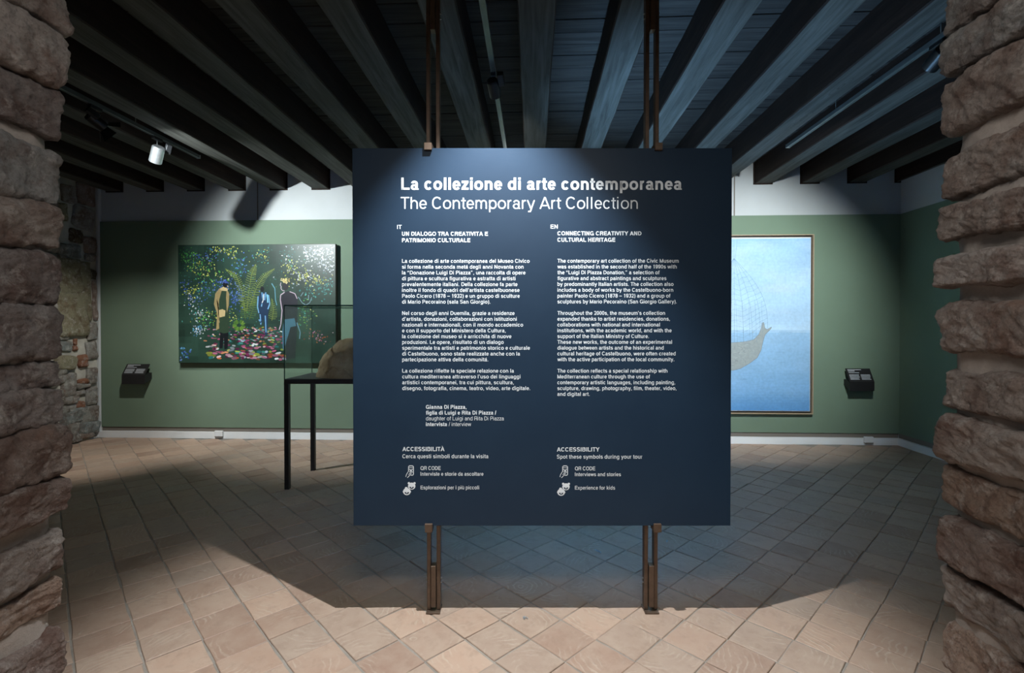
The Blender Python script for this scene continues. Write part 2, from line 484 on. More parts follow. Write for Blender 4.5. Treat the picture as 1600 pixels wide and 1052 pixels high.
def beam(x0, x1, seed):
    r = random.Random(seed)
    bm = bmesh.new(); n = 48; L0, L1 = JY1 - 0.1, D + 0.02
    prof = [(0, ZP + 0.006), (0, ZC + 0.01), (0.012, ZC), (1 - 0.012, ZC), (1, ZC + 0.01), (1, ZP + 0.006)]
    rows = []
    cx = (x0 + x1) / 2; hw = (x1 - x0) / 2
    for i in range(n + 1):
        yy = L0 + (L1 - L0) * i / n
        row = []
        for k, (u, z) in enumerate(prof):
            s = -1 if u < 0.5 else 1
            wob = 0.006 * noise.noise(Vector((yy * 1.5, s * 3.0 + seed, 0))) + 0.003 * noise.noise(Vector((yy * 9, s * 5.0 + seed, 1)))
            xx = s * (hw - (0.008 if k in (2, 3) else 0) + wob)
            zz = z + (0.003 * noise.noise(Vector((yy * 2, seed, s))) if k in (2, 3) else 0)
            row.append(bm.verts.new((xx, yy, zz)))
        rows.append(row)
    for i in range(n):
        for k in range(5):
            f = bm.faces.new((rows[i][k], rows[i][k + 1], rows[i + 1][k + 1], rows[i + 1][k]))
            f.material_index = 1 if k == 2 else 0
    bmesh.ops.recalc_face_normals(bm, faces=bm.faces)
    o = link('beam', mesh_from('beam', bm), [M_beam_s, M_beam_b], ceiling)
    o.location = (cx, 0, 0)
    # flat dark slab painting the shadow gap where the beam enters the wall
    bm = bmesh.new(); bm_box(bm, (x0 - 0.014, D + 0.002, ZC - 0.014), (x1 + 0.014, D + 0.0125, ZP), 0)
    link('beam_gap_shade', mesh_from('beam_gap_shade', bm), M_beam_s, ceiling)

for k in range(-10, 9):
    xl = -0.093 + k * (0.569 if k < 0 else 0.5855)
    wd = 0.225 if k in (0, -1, -4, -5) else 0.215
    beam(max(xl, XL + 0.005), min(xl + wd, XR - 0.002), k + 50)

# ---------------------------------------------------------------- stone builder
def stone_mesh(name, sx, sy, sz, seed, n=(8, 26, 20), e=0.30, amp=0.02, freq=6.0):
    """rounded irregular block centred on the origin"""
    bm = bmesh.new()
    nx, ny, nz = n
    idx = {}
    def P(u, v, w):
        # round the cube by pulling it towards an ellipsoid near its edges
        p = Vector((u, v, w))
        hx, hy, hz = sx / 2, sy / 2, sz / 2
        rad = e * min(hx, hy, hz)
        r = Vector((u * hx, v * hy, w * hz))
        inn = Vector((max(-hx + rad, min(hx - rad, r.x)), max(-hy + rad, min(hy - rad, r.y)), max(-hz + rad, min(hz - rad, r.z))))
        dv = r - inn
        r = inn + dv.normalized() * rad
        s = Vector((seed * 3.7, seed * 1.3, 0))
        d = noise.fractal(r * freq + s, 0.9, 2.1, 4) * amp + noise.noise(r * freq * 0.45 + s * 2) * amp * 1.2
        d2 = noise.fractal(r * freq * 4 + s, 0.8, 2.1, 3) * amp * 0.5
        return r + dv.normalized() * (d + d2)
    def vert(i, j, k):
        key = (i, j, k)
        if key not in idx:
            idx[key] = bm.verts.new(P(-1 + 2 * i / nx, -1 + 2 * j / ny, -1 + 2 * k / nz))
        return idx[key]
    for i in range(nx):
        for j in range(ny):
            bm.faces.new((vert(i, j, 0), vert(i, j + 1, 0), vert(i + 1, j + 1, 0), vert(i + 1, j, 0)))
            bm.faces.new((vert(i, j, nz), vert(i + 1, j, nz), vert(i + 1, j + 1, nz), vert(i, j + 1, nz)))
    for j in range(ny):
        for k in range(nz):
            bm.faces.new((vert(0, j, k), vert(0, j, k + 1), vert(0, j + 1, k + 1), vert(0, j + 1, k)))
            bm.faces.new((vert(nx, j, k), vert(nx, j + 1, k), vert(nx, j + 1, k + 1), vert(nx, j, k + 1)))
    for i in range(nx):
        for k in range(nz):
            bm.faces.new((vert(i, 0, k), vert(i + 1, 0, k), vert(i + 1, 0, k + 1), vert(i, 0, k + 1)))
            bm.faces.new((vert(i, ny, k), vert(i, ny, k + 1), vert(i + 1, ny, k + 1), vert(i + 1, ny, k)))
    return mesh_from(name, bm, True)

# ---------------------------------------------------------------- the passage jambs
def displaced_slab(name, lo, hi, side, mat, amp=0.012, fx=None):
    """wall body whose jamb face is worked mortar; side = +1 faces +x, -1 faces -x"""
    bm = bmesh.new(); bm_box(bm, lo, hi)
    x = hi[0] if side > 0 else lo[0]
    return link(name, mesh_from(name, bm), mat)

def mortar_skin(parent, x, side, y0, y1, z0, z1):
    bm = bmesh.new(); ny, nz = 30, 130; rows = []
    for k in range(nz + 1):
        row = []
        for j in range(-6, ny + 7):
            jj = min(max(j, 0), ny)
            yy = y0 + (y1 - y0) * jj / ny; zz = z0 + (z1 - z0) * k / nz
            xx = x + side * (0.010 * noise.fractal(Vector((yy * 8, zz * 8, side)), 1, 2, 4))
            if j < 0: xx -= side * (-j) * 0.03; yy -= 0.012
            if j > ny: xx -= side * (j - ny) * 0.03; yy += 0.012 + 0.006 * noise.noise(Vector((j, zz * 9, 0)))
            # round the corner
            if 0 <= j < 2: xx -= side * 0.004 * (2 - j) ** 1.5
            if ny - 2 < j <= ny: xx -= side * 0.004 * (j - ny + 2) ** 1.5
            row.append(bm.verts.new((xx, yy, zz)))
        rows.append(row)
    for k in range(nz):
        for j in range(len(rows[0]) - 1):
            bm.faces.new((rows[k][j], rows[k][j + 1], rows[k + 1][j + 1], rows[k + 1][j]))
    bmesh.ops.recalc_face_normals(bm, faces=bm.faces)
    link('mortar_bed', mesh_from('mortar_bed', bm, True), M_mortar, parent)

COL = dict(taupe=(0.34, 0.285, 0.25, 1), grey=(0.33, 0.32, 0.305, 1), brown=(0.27, 0.205, 0.175, 1), rust=(0.33, 0.235, 0.18, 1),
           pale=(0.42, 0.37, 0.335, 1), dim=(0.27, 0.235, 0.22, 1))
RIGHT = [(-170, -95, 1470, 'grey'), (-88, -5, 1476, 'pale'), (-1, 62, 1466, 'grey'), (63, 128, 1468, 'grey'), (130, 214, 1469, 'taupe'), (240, 311, 1474, 'taupe'), (326, 381, 1463, 'taupe'),
         (403, 451, 1463, 'pale'), (477, 551, 1468, 'taupe'), (576, 637, 1474, 'taupe'), (651, 722, 1465, 'taupe'), (730, 794, 1475, 'rust'),
         (801, 878, 1465, 'brown'), (885, 952, 1473, 'taupe'), (960, 1050, 1475, 'rust')]
LEFT = [(-165, -90, 100, 'taupe'), (-85, -2, 108, 'taupe'), (0, 57, 113, 'pale'), (60, 142, 110, 'pale'), (145, 222, 100, 'dim'), (238, 322, 100, 'grey'), (328, 394, 97, 'taupe'),
        (402, 480, 97, 'dim'), (484, 557, 97, 'dim'), (566, 604, 88, 'dim'), (607, 662, 98, 'dim'), (668, 742, 103, 'brown'), (748, 802, 106, 'brown'),
        (830, 893, 96, 'taupe'), (908, 958, 88, 'rust'), (984, 1056, 98, 'brown')]
JL = [at_y(98, 511, JY1).x, at_y(1470, 511, JY1).x]

def jamb(name, side_name, rows, sgn):
    X0 = at_y(1470 if sgn < 0 else 98, 511, JY1).x
    xin = X0 - sgn * (0.021 if sgn < 0 else 0.02)
    xo = -(3.3) if sgn > 0 else 3.3
    far = (XL - 0.3) if sgn > 0 else (XR + 0.3)
    lo = (min(far, xin - sgn * 0.02), JY0, -0.1); hi = (max(far, xin - sgn * 0.02), JY1 - 0.03, 3.7)
    w = tag(box(name, lo, hi, M_mortar), kind='structure')
    mortar_skin(w, xin, sgn, JY0 + 0.02, JY1 - 0.022, 0.0, 2.95)
    r = random.Random(11 if sgn > 0 else 12)
    for q, (t, b, px, colr) in enumerate(rows):
        pt = at_y(px, t, JY1 - 0.02); pb = at_y(px, b, JY1 - 0.02)
        xs = pt.x; z1, z0 = pt.z, pb.z
        L = r.uniform(0.42, 0.50)
        for part in range(2):
            ya = (JY1 - L) if part == 0 else (JY0 - 0.01); yb = (JY1 + 0.0) if part == 0 else (JY1 - L - 0.02)
            sx = 0.24
            hz = (z1 - z0)
            me = stone_mesh('stone', sx, yb - ya, hz * (1.0 if sgn < 0 else 1.07), 10 + q * 2 + part + (50 if sgn < 0 else 0),
                            n=(10, 60, 36) if part == 0 else (6, 16, 12), e=0.36, amp=0.012, freq=11)
            o = link('stone', me, M_stone, w)
            xx = xs - sgn * (sx / 2 + 0.004) + (0 if part == 0 else -sgn * r.uniform(0, 0.02))
            o.location = (xx, (ya + yb) / 2, (z0 + z1) / 2)
            o.rotation_euler = (radians(r.uniform(-2, 2)), 0, radians(r.uniform(-2.5, 2.5)))
            c = COL[colr]; f = r.uniform(0.9, 1.1)
            o.color = (c[0] * f, c[1] * f, c[2] * f, 1)
    return w
wall_fl = jamb('wall_front_left', 'left', LEFT, 1)
wall_fr = jamb('wall_front_right', 'right', RIGHT, -1)
tag(box('wall_front_lintel', (JL[0] - 0.1, JY0, 2.93), (JL[1] + 0.1, JY1 - 0.03, 3.75), M_mortar), kind='structure')

# hall behind the camera
tag(box('wall_hall_left', (-3.25, -3.1, -0.1), (-3.1, JY0, 3.5), M_hall), kind='structure')
tag(box('wall_hall_right', (3.1, -3.1, -0.1), (3.25, JY0, 3.5), M_hall), kind='structure')
tag(box('wall_hall_rear', (-3.25, -3.25, -0.1), (3.25, -3.1, 3.5), M_hall), kind='structure')
tag(box('ceiling_hall', (-3.25, -3.25, 3.4), (3.25, JY0, 3.5), M_hall), kind='structure')

# ---------------------------------------------------------------- left rubble wall
wall_left = tag(box('wall_left', (XL - 0.25, JY1 - 0.03, -0.1), (XL - 0.02, D + 0.012, 3.75), M_mortar2), kind='structure')
bm = bmesh.new(); ny, nz = 200, 130; rows = []
for k in range(nz + 1):
    row = []
    for j in range(ny + 1):
        yy = JY1 + (D - JY1 + 0.01) * j / ny; zz = 3.62 * k / nz
        h = 0.018 * noise.fractal(Vector((yy * 5, zz * 5, 0)), 1, 2, 5) - 0.006
        row.append(bm.verts.new((XL + h - 0.004, yy, zz)))
    rows.append(row)
for k in range(nz):
    for j in range(ny):
        bm.faces.new((rows[k][j], rows[k + 1][j], rows[k + 1][j + 1], rows[k][j + 1]))
bmesh.ops.recalc_face_normals(bm, faces=bm.faces)
link('lime_render', mesh_from('lime_render', bm, True), M_mortar2, wall_left)

GR = (0.34, 0.34, 0.31, 1); OL = (0.30, 0.285, 0.19, 1); BL = (0.27, 0.31, 0.30, 1); BR = (0.30, 0.145, 0.09, 1); PK = (0.33, 0.27, 0.23, 1); DK = (0.12, 0.11, 0.075, 1)
RUB = [  # px box on the rubble wall, colour, how far it stands out
    (87, 405, 129, 460, OL, .05), (90, 455, 138, 525, OL, .055), (124, 412, 143, 500, OL, .035),
    (92, 382, 128, 402, BL, .03), (112, 358, 131, 379, DK, .04), (118, 325, 149, 357, GR, .03), (88, 318, 108, 345, OL, .03),
    (100, 290, 122, 316, GR, .03), (124, 288, 150, 320, PK, .03), (134, 372, 151, 395, PK, .025), (134, 398, 150, 408, GR, .03), (132, 420, 152, 436, DK, .02),
    (138, 505, 152, 530, GR, .025), (95, 534, 113, 550, BL, .03), (115, 529, 121, 540, BR, .025), (116, 541, 122, 547, BR, .025),
    (82, 565, 89, 577, GR, .03), (90, 557, 120, 578, OL, .055), (124, 554, 137, 573, BR, .035), (136, 535, 151, 560, GR, .025),
    (121, 593, 138, 600, BR, .035), (121, 600, 141, 608, GR, .035), (97, 585, 118, 620, GR, .03), (84, 585, 100, 600, GR, .03), (118, 610, 134, 618, GR, .035),
    (136, 575, 152, 600, GR, .03), (136, 606, 152, 632, GR, .03), (96, 618, 122, 632, GR, .035), (119, 627, 133, 638, BR, .035), (92, 634, 118, 650, GR, .03),
    (96, 640, 136, 662, BL, .035), (126, 636, 153, 660, GR, .03), (98, 662, 124, 683, GR, .035), (122, 660, 154, 678, BL, .04), (104, 680, 128, 692, GR, .03), (120, 676, 146, 686, GR, .04),
    (146, 440, 153, 500, PK, .02)]
for q, (x0, y0, x1, y1, colr, out) in enumerate(RUB):
    a = at_x(x0, (y0 + y1) / 2, XL + out * 0.6); b = at_x(x1, (y0 + y1) / 2, XL + out * 0.6)
    m = at_x((x0 + x1) / 2, y0, XL + out * 0.6); m2 = at_x((x0 + x1) / 2, y1, XL + out * 0.6)
    z1, z0 = m.z, m2.z
    sy = abs(b.y - a.y); cy = min((a.y + b.y) / 2, D - sy / 2 + 0.02)
    me = stone_mesh('stone', out * 2, sy * 1.05, (z1 - z0) * 1.05, 200 + q, n=(3, 12, 10), e=0.8, amp=0.012, freq=9)
    o = link('stone', me, M_rubble, wall_left); o.location = (XL, cy, (z0 + z1) / 2)
    o.rotation_euler = (radians(rnd.uniform(-8, 8)), 0, 0); o.color = colr
bm = bmesh.new(); rr = random.Random(21); z = 0.05
while z < 3.3:
    hh = rr.uniform(0.12, 0.24); y = JY1 + 0.1
    while y < 5.75:
        ww = rr.uniform(0.16, 0.42)
        me = stone_mesh('tmp', 0.07, ww * 0.93, hh * 0.9, rr.random() * 90, n=(2, 5, 4), e=0.6, amp=0.015, freq=7)
        me.transform(Matrix.Translation((XL, y + ww / 2, z + hh / 2)))
        bm.from_mesh(me); bpy.data.meshes.remove(me)
        y += ww
    z += hh
o = link('rubble_stones', mesh_from('rubble_stones', bm, True), M_rubble, wall_left); o['kind'] = 'stuff'; o.color = GR

# white plaster return between the rubble and the green board
bm = bmesh.new(); rows = []
for k in range(81):
    zz = ZP * k / 80
    xx = XL + 0.03 + 0.012 * noise.noise(Vector((zz * 5, 0, 3))) + 0.006 * noise.noise(Vector((zz * 20, 0, 3)))
    rows.append([bm.verts.new(q) for q in ((XL - 0.01, D - 0.02, zz), (xx - 0.012, D - 0.02, zz), (xx, D - 0.012, zz), (xg, D + 0.004, zz), (xg, D + 0.02, zz))])
for k in range(80):
    for j in range(4): bm.faces.new((rows[k][j], rows[k][j + 1], rows[k + 1][j + 1], rows[k + 1][j]))
bmesh.ops.recalc_face_normals(bm, faces=bm.faces)
tag(link('trim_1', mesh_from('trim_1', bm), M_white), kind='structure')

# ---------------------------------------------------------------- lettering
ADV = dict(zip('abcdefghijklmnopqrstuvwxyz', (556,611,556,611,556,333,611,611,278,278,556,278,889,611,611,611,611,389,556,333,611,556,778,556,556,500)))
ADV.update(zip('ABCDEFGHIJKLMNOPQRSTUVWXYZ', (722,722,722,722,667,611,778,722,278,556,722,611,833,722,778,667,778,722,667,611,722,667,944,667,667,611)))
ADV.update({' ': 278, ',': 278, '.': 278, '(': 333, ')': 333, '-': 333, '–': 556, '/': 300, '’': 260, '“': 470, '”': 470})
for ch_ in '0123456789': ADV[ch_] = 556
ACC = {'à': ('a', -1), 'á': ('a', 1), 'è': ('e', -1), 'ù': ('u', -1), 'À': ('A', -1)}
XH = 0.73

def glyph(ch, w, seg):
    """outline pieces of one sans-serif letter; cap height 1, stroke weight w"""
    if ch in ACC:
        base, sg = ACC[ch]; adv, P = glyph(base, w, seg); c = adv / 2
        y = (1.04 if base == 'A' else 0.80)
        P = list(P); P.append([(c - .14 - w * .5, y + .19), (c + .02 - w * .3, y), (c + .02 + w * .3, y), (c - .14 + w * .4, y + .19)] if sg < 0 else
                              [(c - .02 - w * .3, y), (c - .02 + w * .3, y), (c + .14 + w * .4, y + .19), (c + .14 - w * .5, y + .19)])
        return adv, P
    adv = ADV[ch] * 1.389 / 1000
    h = w * 0.86; P = []; o = .012
    sb, rb, db = .095, .055, .015
    def box_(x0, y0, x1, y1): P.append([(x0, y0), (x1, y0), (x1, y1), (x0, y1)])
    def dg(x0, y0, x1, y1, ww=None):
        ww = ww or w * 1.06; P.append([(x0, y0), (x0 + ww, y0), (x1 + ww, y1), (x1, y1)])
    def arc(x0, y0, x1, y1, a0=0, a1=360, ww=None, hh=None):
        ww = ww or w; hh = hh or h
        cx, cy, rx, ry = (x0 + x1) / 2, (y0 + y1) / 2, (x1 - x0) / 2, (y1 - y0) / 2
        n = max(3, int(seg * abs(a1 - a0) / 360))
        for i in range(n):
            t0 = radians(a0 + (a1 - a0) * i / n); t1 = radians(a0 + (a1 - a0) * (i + 1) / n)
            f = lambda t, rx_, ry_: (cx + rx_ * math.copysign(abs(cos(t)) ** .92, cos(t)), cy + ry_ * math.copysign(abs(sin(t)) ** .92, sin(t)))
            P.append([f(t0, rx, ry), f(t1, rx, ry), f(t1, rx - ww, ry - hh), f(t0, rx - ww, ry - hh)])
    def bowl(x0, x1, y0, y1):
        rx = min((y1 - y0) / 2 * 1.05, (x1 - x0) * .8)
        arc(x1 - 2 * rx, y0, x1, y1, -90, 90); box_(x0, y0, x1 - rx, y0 + h); box_(x0, y1 - h, x1 - rx, y1)
    L, R = sb, adv - sb; l, r = rb, adv - rb; c = adv / 2
    if ch in 'nhm':
        if ch == 'm':
            box_(L, 0, L + w, XH); m = (L + R) / 2
            for a, b in ((L, m + w / 2), (m - w / 2, R)):
                arc(a, XH - .62, b, XH + o, 0, 180); box_(b - w, 0, b, XH - .30)
        else:
            box_(L, 0, L + w, XH if ch == 'n' else 1); arc(L, XH - .68, R, XH + o, 0, 180); box_(R - w, 0, R, XH - .33)
    elif ch == 'u':
        box_(R - w, 0, R, XH); arc(L, -o, R, .68, 180, 360); box_(L, .33, L + w, XH)
    elif ch == 'r':
        box_(L, 0, L + w, XH); arc(L, XH - .62, L + .62, XH + o, 82, 180)
    elif ch == 'o': arc(l, -o, r, XH + o)
    elif ch == 'c': arc(l, -o, r, XH + o, 38, 322)
    elif ch == 'e': arc(l, -o, r, XH + o, 0, 325); box_(l + w * .6, XH / 2 - h * .38, r - w * .0, XH / 2 + h * .38)
    elif ch in 'bdpq':
        a, b = (L, r) if ch in 'bp' else (l, R)
        arc(a, -o, b, XH + o); x = L if ch in 'bp' else R - w
        box_(x, 0 if ch in 'bd' else -.28, x + w, 1 if ch in 'bd' else XH)
    elif ch == 'g':
        arc(l, .0, R, XH + o); box_(R - w, -.04, R, XH); arc(l, -.29, R, .20, 0, -160)
    elif ch == 'a':
        box_(R - w - .02, .04, R - .02, XH - .24); arc(l + .02, XH - .50, R - .02, XH + o, 0, 165)
        arc(l, -o, R - .02 - w * .15, .45, 0, 360, w * .98, h * .85); box_(R - .02 - w, 0, R + .045, h * .6)
    elif ch == 's' or ch == 'S':
        H_ = XH if ch == 's' else 1.0; m = H_ * .51
        arc(l + .02, m - h * .5, r - .02, H_ + o, 22, 270); arc(l, -o, r, m + h * .5, 90, -158)
    elif ch == 'i': box_(L, 0, L + w, XH); box_(L, 1 - h, L + w, 1)
    elif ch == 'j': box_(L, -.1, L + w, XH); box_(L, 1 - h, L + w, 1); arc(L - .25, -.28, L + w, .1, 270, 360)
    elif ch in 'lI': box_(L, 0, L + w, 1)
    elif ch == 't':
        x = c - w * .62; box_(x, .16, x + w, .94); box_(.02, XH - h * .85, adv - .02, XH); arc(x, -.01, x + w * 2 + .14, .34, 180, 285)
    elif ch == 'f':
        x = c - w * .55; box_(x, 0, x + w, .84); box_(.01, XH - h * .85, adv - .03, XH); arc(x, .64, x + w * 2 + .14, 1.01, 180, 78)
    elif ch == 'k': box_(L, 0, L + w, 1); dg(L + w * .6, .26, R - w * .9, XH); dg(R - w + .06, 0, L + w * .9, .46)
    elif ch == 'v': dg(c - w * .53, 0, db, XH); dg(c - w * .53, 0, adv - db - w * 1.06, XH)
    elif ch == 'y':
        dg(c - w * .53, .0, db, XH); dg(c - w * .95, -.22, adv - db - w * 1.06, XH); box_(c - .26, -.28, c - w * .1, -.28 + h)
    elif ch == 'w':
        q = adv / 4
        dg(q - w * .3, 0, db, XH); dg(q - w * .3, 0, c - w * .53, XH); dg(3 * q - w * .76, 0, c - w * .53, XH); dg(3 * q - w * .76, 0, adv - db - w * 1.06, XH)
    elif ch == 'x': dg(db + .02, 0, adv - db - .04 - w * 1.1, XH, w * 1.15); dg(adv - db - .02 - w * 1.15, 0, db + .04, XH, w * 1.15)
    elif ch == 'z' or ch == 'Z':
        H_ = XH if ch == 'z' else 1; box_(.05, 0, adv - .05, h); box_(.06, H_ - h, adv - .06, H_); dg(.05, h * .8, adv - .06 - w * 1.3, H_ - h * .8, w * 1.3)
    elif ch in 'O0Q':
        arc(l, -o, r, 1 + o)
        if ch == 'Q': dg(r - w * .9, -.04, c + .02, .26)
    elif ch == 'C': arc(l, -o, r, 1 + o, 38, 322)
    elif ch == 'G': arc(l, -o, r, 1 + o, 38, 330); box_(r - w, .0, r, .50); box_(c + .04, .50 - h, r, .50)
    elif ch == 'D': box_(L, 0, L + w, 1); bowl(L, r, 0, 1)
    elif ch == 'P': box_(L, 0, L + w, 1); bowl(L, r, .40, 1)
    elif ch == 'R': box_(L, 0, L + w, 1); bowl(L, r - .02, .43, 1); box_(R - w - .03, 0, R - .03, .34); arc(c - .1, .12, R - .03, .5, 0, 90)
    elif ch == 'B': box_(L, 0, L + w, 1); bowl(L, r - .04, .48, 1); bowl(L, r, 0, .48 + h)
    elif ch == 'E':
        box_(L, 0, L + w, 1); box_(L, 0, adv - .05, h); box_(L, 1 - h, adv - .06, 1); box_(L, .5 - h * .4, adv - .10, .5 + h * .6)
    elif ch == 'F': box_(L, 0, L + w, 1); box_(L, 1 - h, adv - .05, 1); box_(L, .5 - h * .4, adv - .10, .5 + h * .6)
    elif ch == 'L': box_(L, 0, L + w, 1); box_(L, 0, adv - .04, h)
    elif ch == 'H': box_(L, 0, L + w, 1); box_(R - w, 0, R, 1); box_(L, .5 - h * .4, R, .5 + h * .6)
    elif ch == 'T': box_(c - w / 2, 0, c + w / 2, 1); box_(.03, 1 - h, adv - .03, 1)
    elif ch == 'U': box_(L, .3, L + w, 1); box_(R - w, .3, R, 1); arc(L, -o, R, .66, 180, 360)
    elif ch == 'J': box_(R - w, .25, R, 1); arc(.04, -o, R, .6, 180, 360)
    elif ch == 'N': box_(L, 0, L + w, 1); box_(R - w, 0, R, 1); dg(R - w * 1.15, 0, L, 1, w * 1.15)
    elif ch == 'M': box_(L, 0, L + w, 1); box_(R - w, 0, R, 1); dg(c - w * .5, 0, L, 1, w); dg(c - w * .5, 0, R - w, 1, w)
    elif ch == 'A': dg(db, 0, c - w * .53, 1); dg(adv - db - w * 1.06, 0, c - w * .53, 1); box_(.2, .23, adv - .2, .23 + h * .9)
    elif ch == 'V': dg(c - w * .53, 0, db, 1); dg(c - w * .53, 0, adv - db - w * 1.06, 1)
    elif ch == 'W':
        q = adv / 4
        dg(q - w * .3, 0, db, 1); dg(q - w * .3, 0, c - w * .53, 1); dg(3 * q - w * .76, 0, c - w * .53, 1); dg(3 * q - w * .76, 0, adv - db - w * 1.06, 1)
    elif ch == 'Y': box_(c - w / 2, 0, c + w / 2, .42); dg(c - w * .53, .38, db, 1); dg(c - w * .53, .38, adv - db - w * 1.06, 1)
    elif ch == 'K': box_(L, 0, L + w, 1); dg(L + w * .6, .34, R - w, 1); dg(R - w + .05, 0, L + w, .6)
    elif ch == 'X': dg(db, 0, adv - db - w * 1.1, 1); dg(adv - db - w * 1.1, 0, db, 1)
    elif ch == '1': box_(c - .02, 0, c - .02 + w, 1); dg(c - .2, .70, c - .04, 1, w * .9)
    elif ch == '2': arc(l, .40, r, 1 + o, 0, 165); dg(l, 0, r - w * 1.25, .62, w * 1.2); box_(l, 0, r, h)
    elif ch == '3': arc(l, .46, r, 1 + o, -90, 160); arc(l, -o, r, .56, -160, 90)
    elif ch == '7': box_(.06, 1 - h, adv - .06, 1); dg(.22, 0, adv - .06 - w * 1.06, 1 - h * .5)
    elif ch == '8': arc(l + .03, .46, r - .03, 1 + o); arc(l, -o, r, .57)
    elif ch == '9': arc(l, .33, r, 1 + o); arc(l, -o, r, 1 + o, -150, 20)
    elif ch == '.': box_(L, 0, L + w, h)
    elif ch == ',': box_(L, 0, L + w, h); dg(L + .02, -.17, L + w * .45, 0, w * .5)
    elif ch == '(': arc(L - .02, -.26, L + .6, 1.04, 105, 255)
    elif ch == ')': arc(R - .58, -.26, R + .02, 1.04, -75, 75)
    elif ch == '-': box_(.05, .32, adv - .05, .32 + h)
    elif ch == '–': box_(.02, .33, adv - .02, .33 + h)
    elif ch == '/': dg(0, -.04, adv - w, 1.04, w * .9)
    elif ch in '’”“':
        xs_ = (.07,) if ch == '’' else (.07, .34)
        for x in xs_:
            if ch == '“': box_(x, .64, x + w, .64 + h); dg(x, .78, x + w * .5, 1.0, w * .5)
            else: box_(x, 1 - h, x + w, 1); dg(x, .66, x + w * .5, 1 - h, w * .5)
    return adv, P

def text_line(bm, body, x0, x1, base, cap, weight):
    """one line of letters in panel pixel units (y down)"""
    seg = 44 if cap > 12 else 20
    pen = 0.0; out = []
    for ch in body:
        if ch == ' ': pen += ADV[' '] * 1.389 / 1000; continue
        adv, P = glyph(ch, weight, seg)
        for q in P: out.append([(pen + x, y) for x, y in q])
        pen += adv
    mn = min(x for q in out for x, y in q); mx = max(x for q in out for x, y in q)
    s = (x1 - x0) / (mx - mn)
    for k, q in enumerate(out):
        bm.faces.new([bm.verts.new((x0 + (x - mn) * s, base - y * cap, 0)) for x, y in q])

PD = 2.53                         # distance of the panel's face
PS = PD / F                       # metres per pixel on it
PCX = (847 - 800) * PS
PT = 0.025
pl = at_d(549.8, 232, PD); pr = at_d(1142, 823, PD)
PW = (1142 - 550.5) * PS; PH = (823 - 232.5) * PS
panel = empty('information_panel', W(PCX, PD + PT / 2, CAMZ + (511 - 823) * PS), TH)
tag(panel, 'large square navy blue museum panel with white bilingual lettering hung in the doorway', 'information panel')
bm = bmesh.new(); bm_box(bm, (-PW / 2, -PT / 2, 0), (PW / 2, PT / 2, PH), 0, 0.0015)
link('board', mesh_from('board', bm), M_panel, panel)
box('back_reflector', (-PW / 2 + .01, PT / 2 + .0002, .01), (PW / 2 - .01, PT / 2 + .002, PH - .01), M_panelback, panel)  # unseen blue metal sheet, added to reflect lamp light onto the floor

def put_text(lines, name, mat=None, label=None):
    bm = bmesh.new()
    for ln in lines: text_line(bm, *ln)
    for v in bm.verts:
        px, py = v.co.x, v.co.y
        v.co = Vector(((px - 847) * PS, -PT / 2 - 0.0006, (823 - py) * PS))
    bmesh.ops.recalc_face_normals(bm, faces=bm.faces)
    for f in bm.faces:
        if f.normal.y > 0: f.normal_flip()
    o = link(name, mesh_from(name, bm), mat or M_text, panel)
    if label: o['label'] = label
    return o
BO = 0.205; BH = 0.165; RG = 0.118
put_text([('La collezione di arte contemporanea', 627.5, 1064.5, 297.3, 18.9, BO)], 'title')
put_text([('The Contemporary Art Collection', 626.5, 996, 326.9, 18.4, RG)], 'title')
put_text([('IT', 621, 628, 358.3, 6.3, BH)], 'lettering'); put_text([('EN', 860, 871.4, 357.7, 6.3, BH)], 'lettering')
put_text([('UN DIALOGO TRA CREATIVITA E', 628.4, 762.5, 368.8, 6.3, BO), ('PATRIMONIO CULTURALE', 628.4, 735, 378.9, 6.3, BO)], 'heading')
put_text([('CONNECTING CREATIVITY AND', 870.8, 1001.8, 368.2, 6.3, BO), ('CULTURAL HERITAGE', 870.8, 961, 378.2, 6.3, BO)], 'heading')
def para(x0, rows, cap=5.9, bold=BH):
    put_text([(t, x0, xe, b, cap, bold) for t, xe, b in rows], 'paragraph')
L = 9.08
para(628.4, [(t, xe, 411 + i * L) for i, (t, xe) in enumerate([
    ('La collezione di arte contemporanea del Museo Civico', 827.4), ('si forma nella seconda metá degli anni Novanta con', 818),
    ('la “Donazione Luigi Di Piazza”, una raccolta di opere', 821), ('di pittura e scultura figurativa e astratta di artisti', 805.3),
    ('prevalentemente italiani. Della collezione fa parte', 808.5), ('inoltre il fondo di quadri dell’artista castelbuonese', 811.7),
    ('Paolo Cicero (1878 – 1932) e un gruppo di sculture', 812.1), ('di Mario Pecoraino (sala San Giorgio).', 766)])])
para(628.4, [(t, xe, 492.4 + i * 9.05) for i, (t, xe) in enumerate([
    ('Nel corso degli anni Duemila, grazie a residenze', 804), ('d’artista, donazioni, collaborazioni con istituzioni', 807.3),
    ('nazionali e internazionali, con il mondo accademico', 817.3), ('e con il supporto del Ministero della Cultura,', 790),
    ('la collezione del museo si è arricchita di nuove', 799), ('produzioni. Le opere, risultato di un dialogo', 787),
    ('sperimentale tra artisti e patrimonio storico e culturale', 828), ('di Castelbuono, sono state realizzate anche con la', 812.5),
    ('partecipazione attiva della comunitá.', 762.8)])])
para(628.4, [(t, xe, 582.5 + i * 9.1) for i, (t, xe) in enumerate([
    ('La collezione riflette la speciale relazione con la', 803), ('cultura mediterranea attraverso l’uso dei linguaggi', 813),
    ('artistici contemporanei, tra cui pittura, scultura,', 802.7), ('disegno, fotografia, cinema, teatro, video, arte digitale.', 828.3)])])
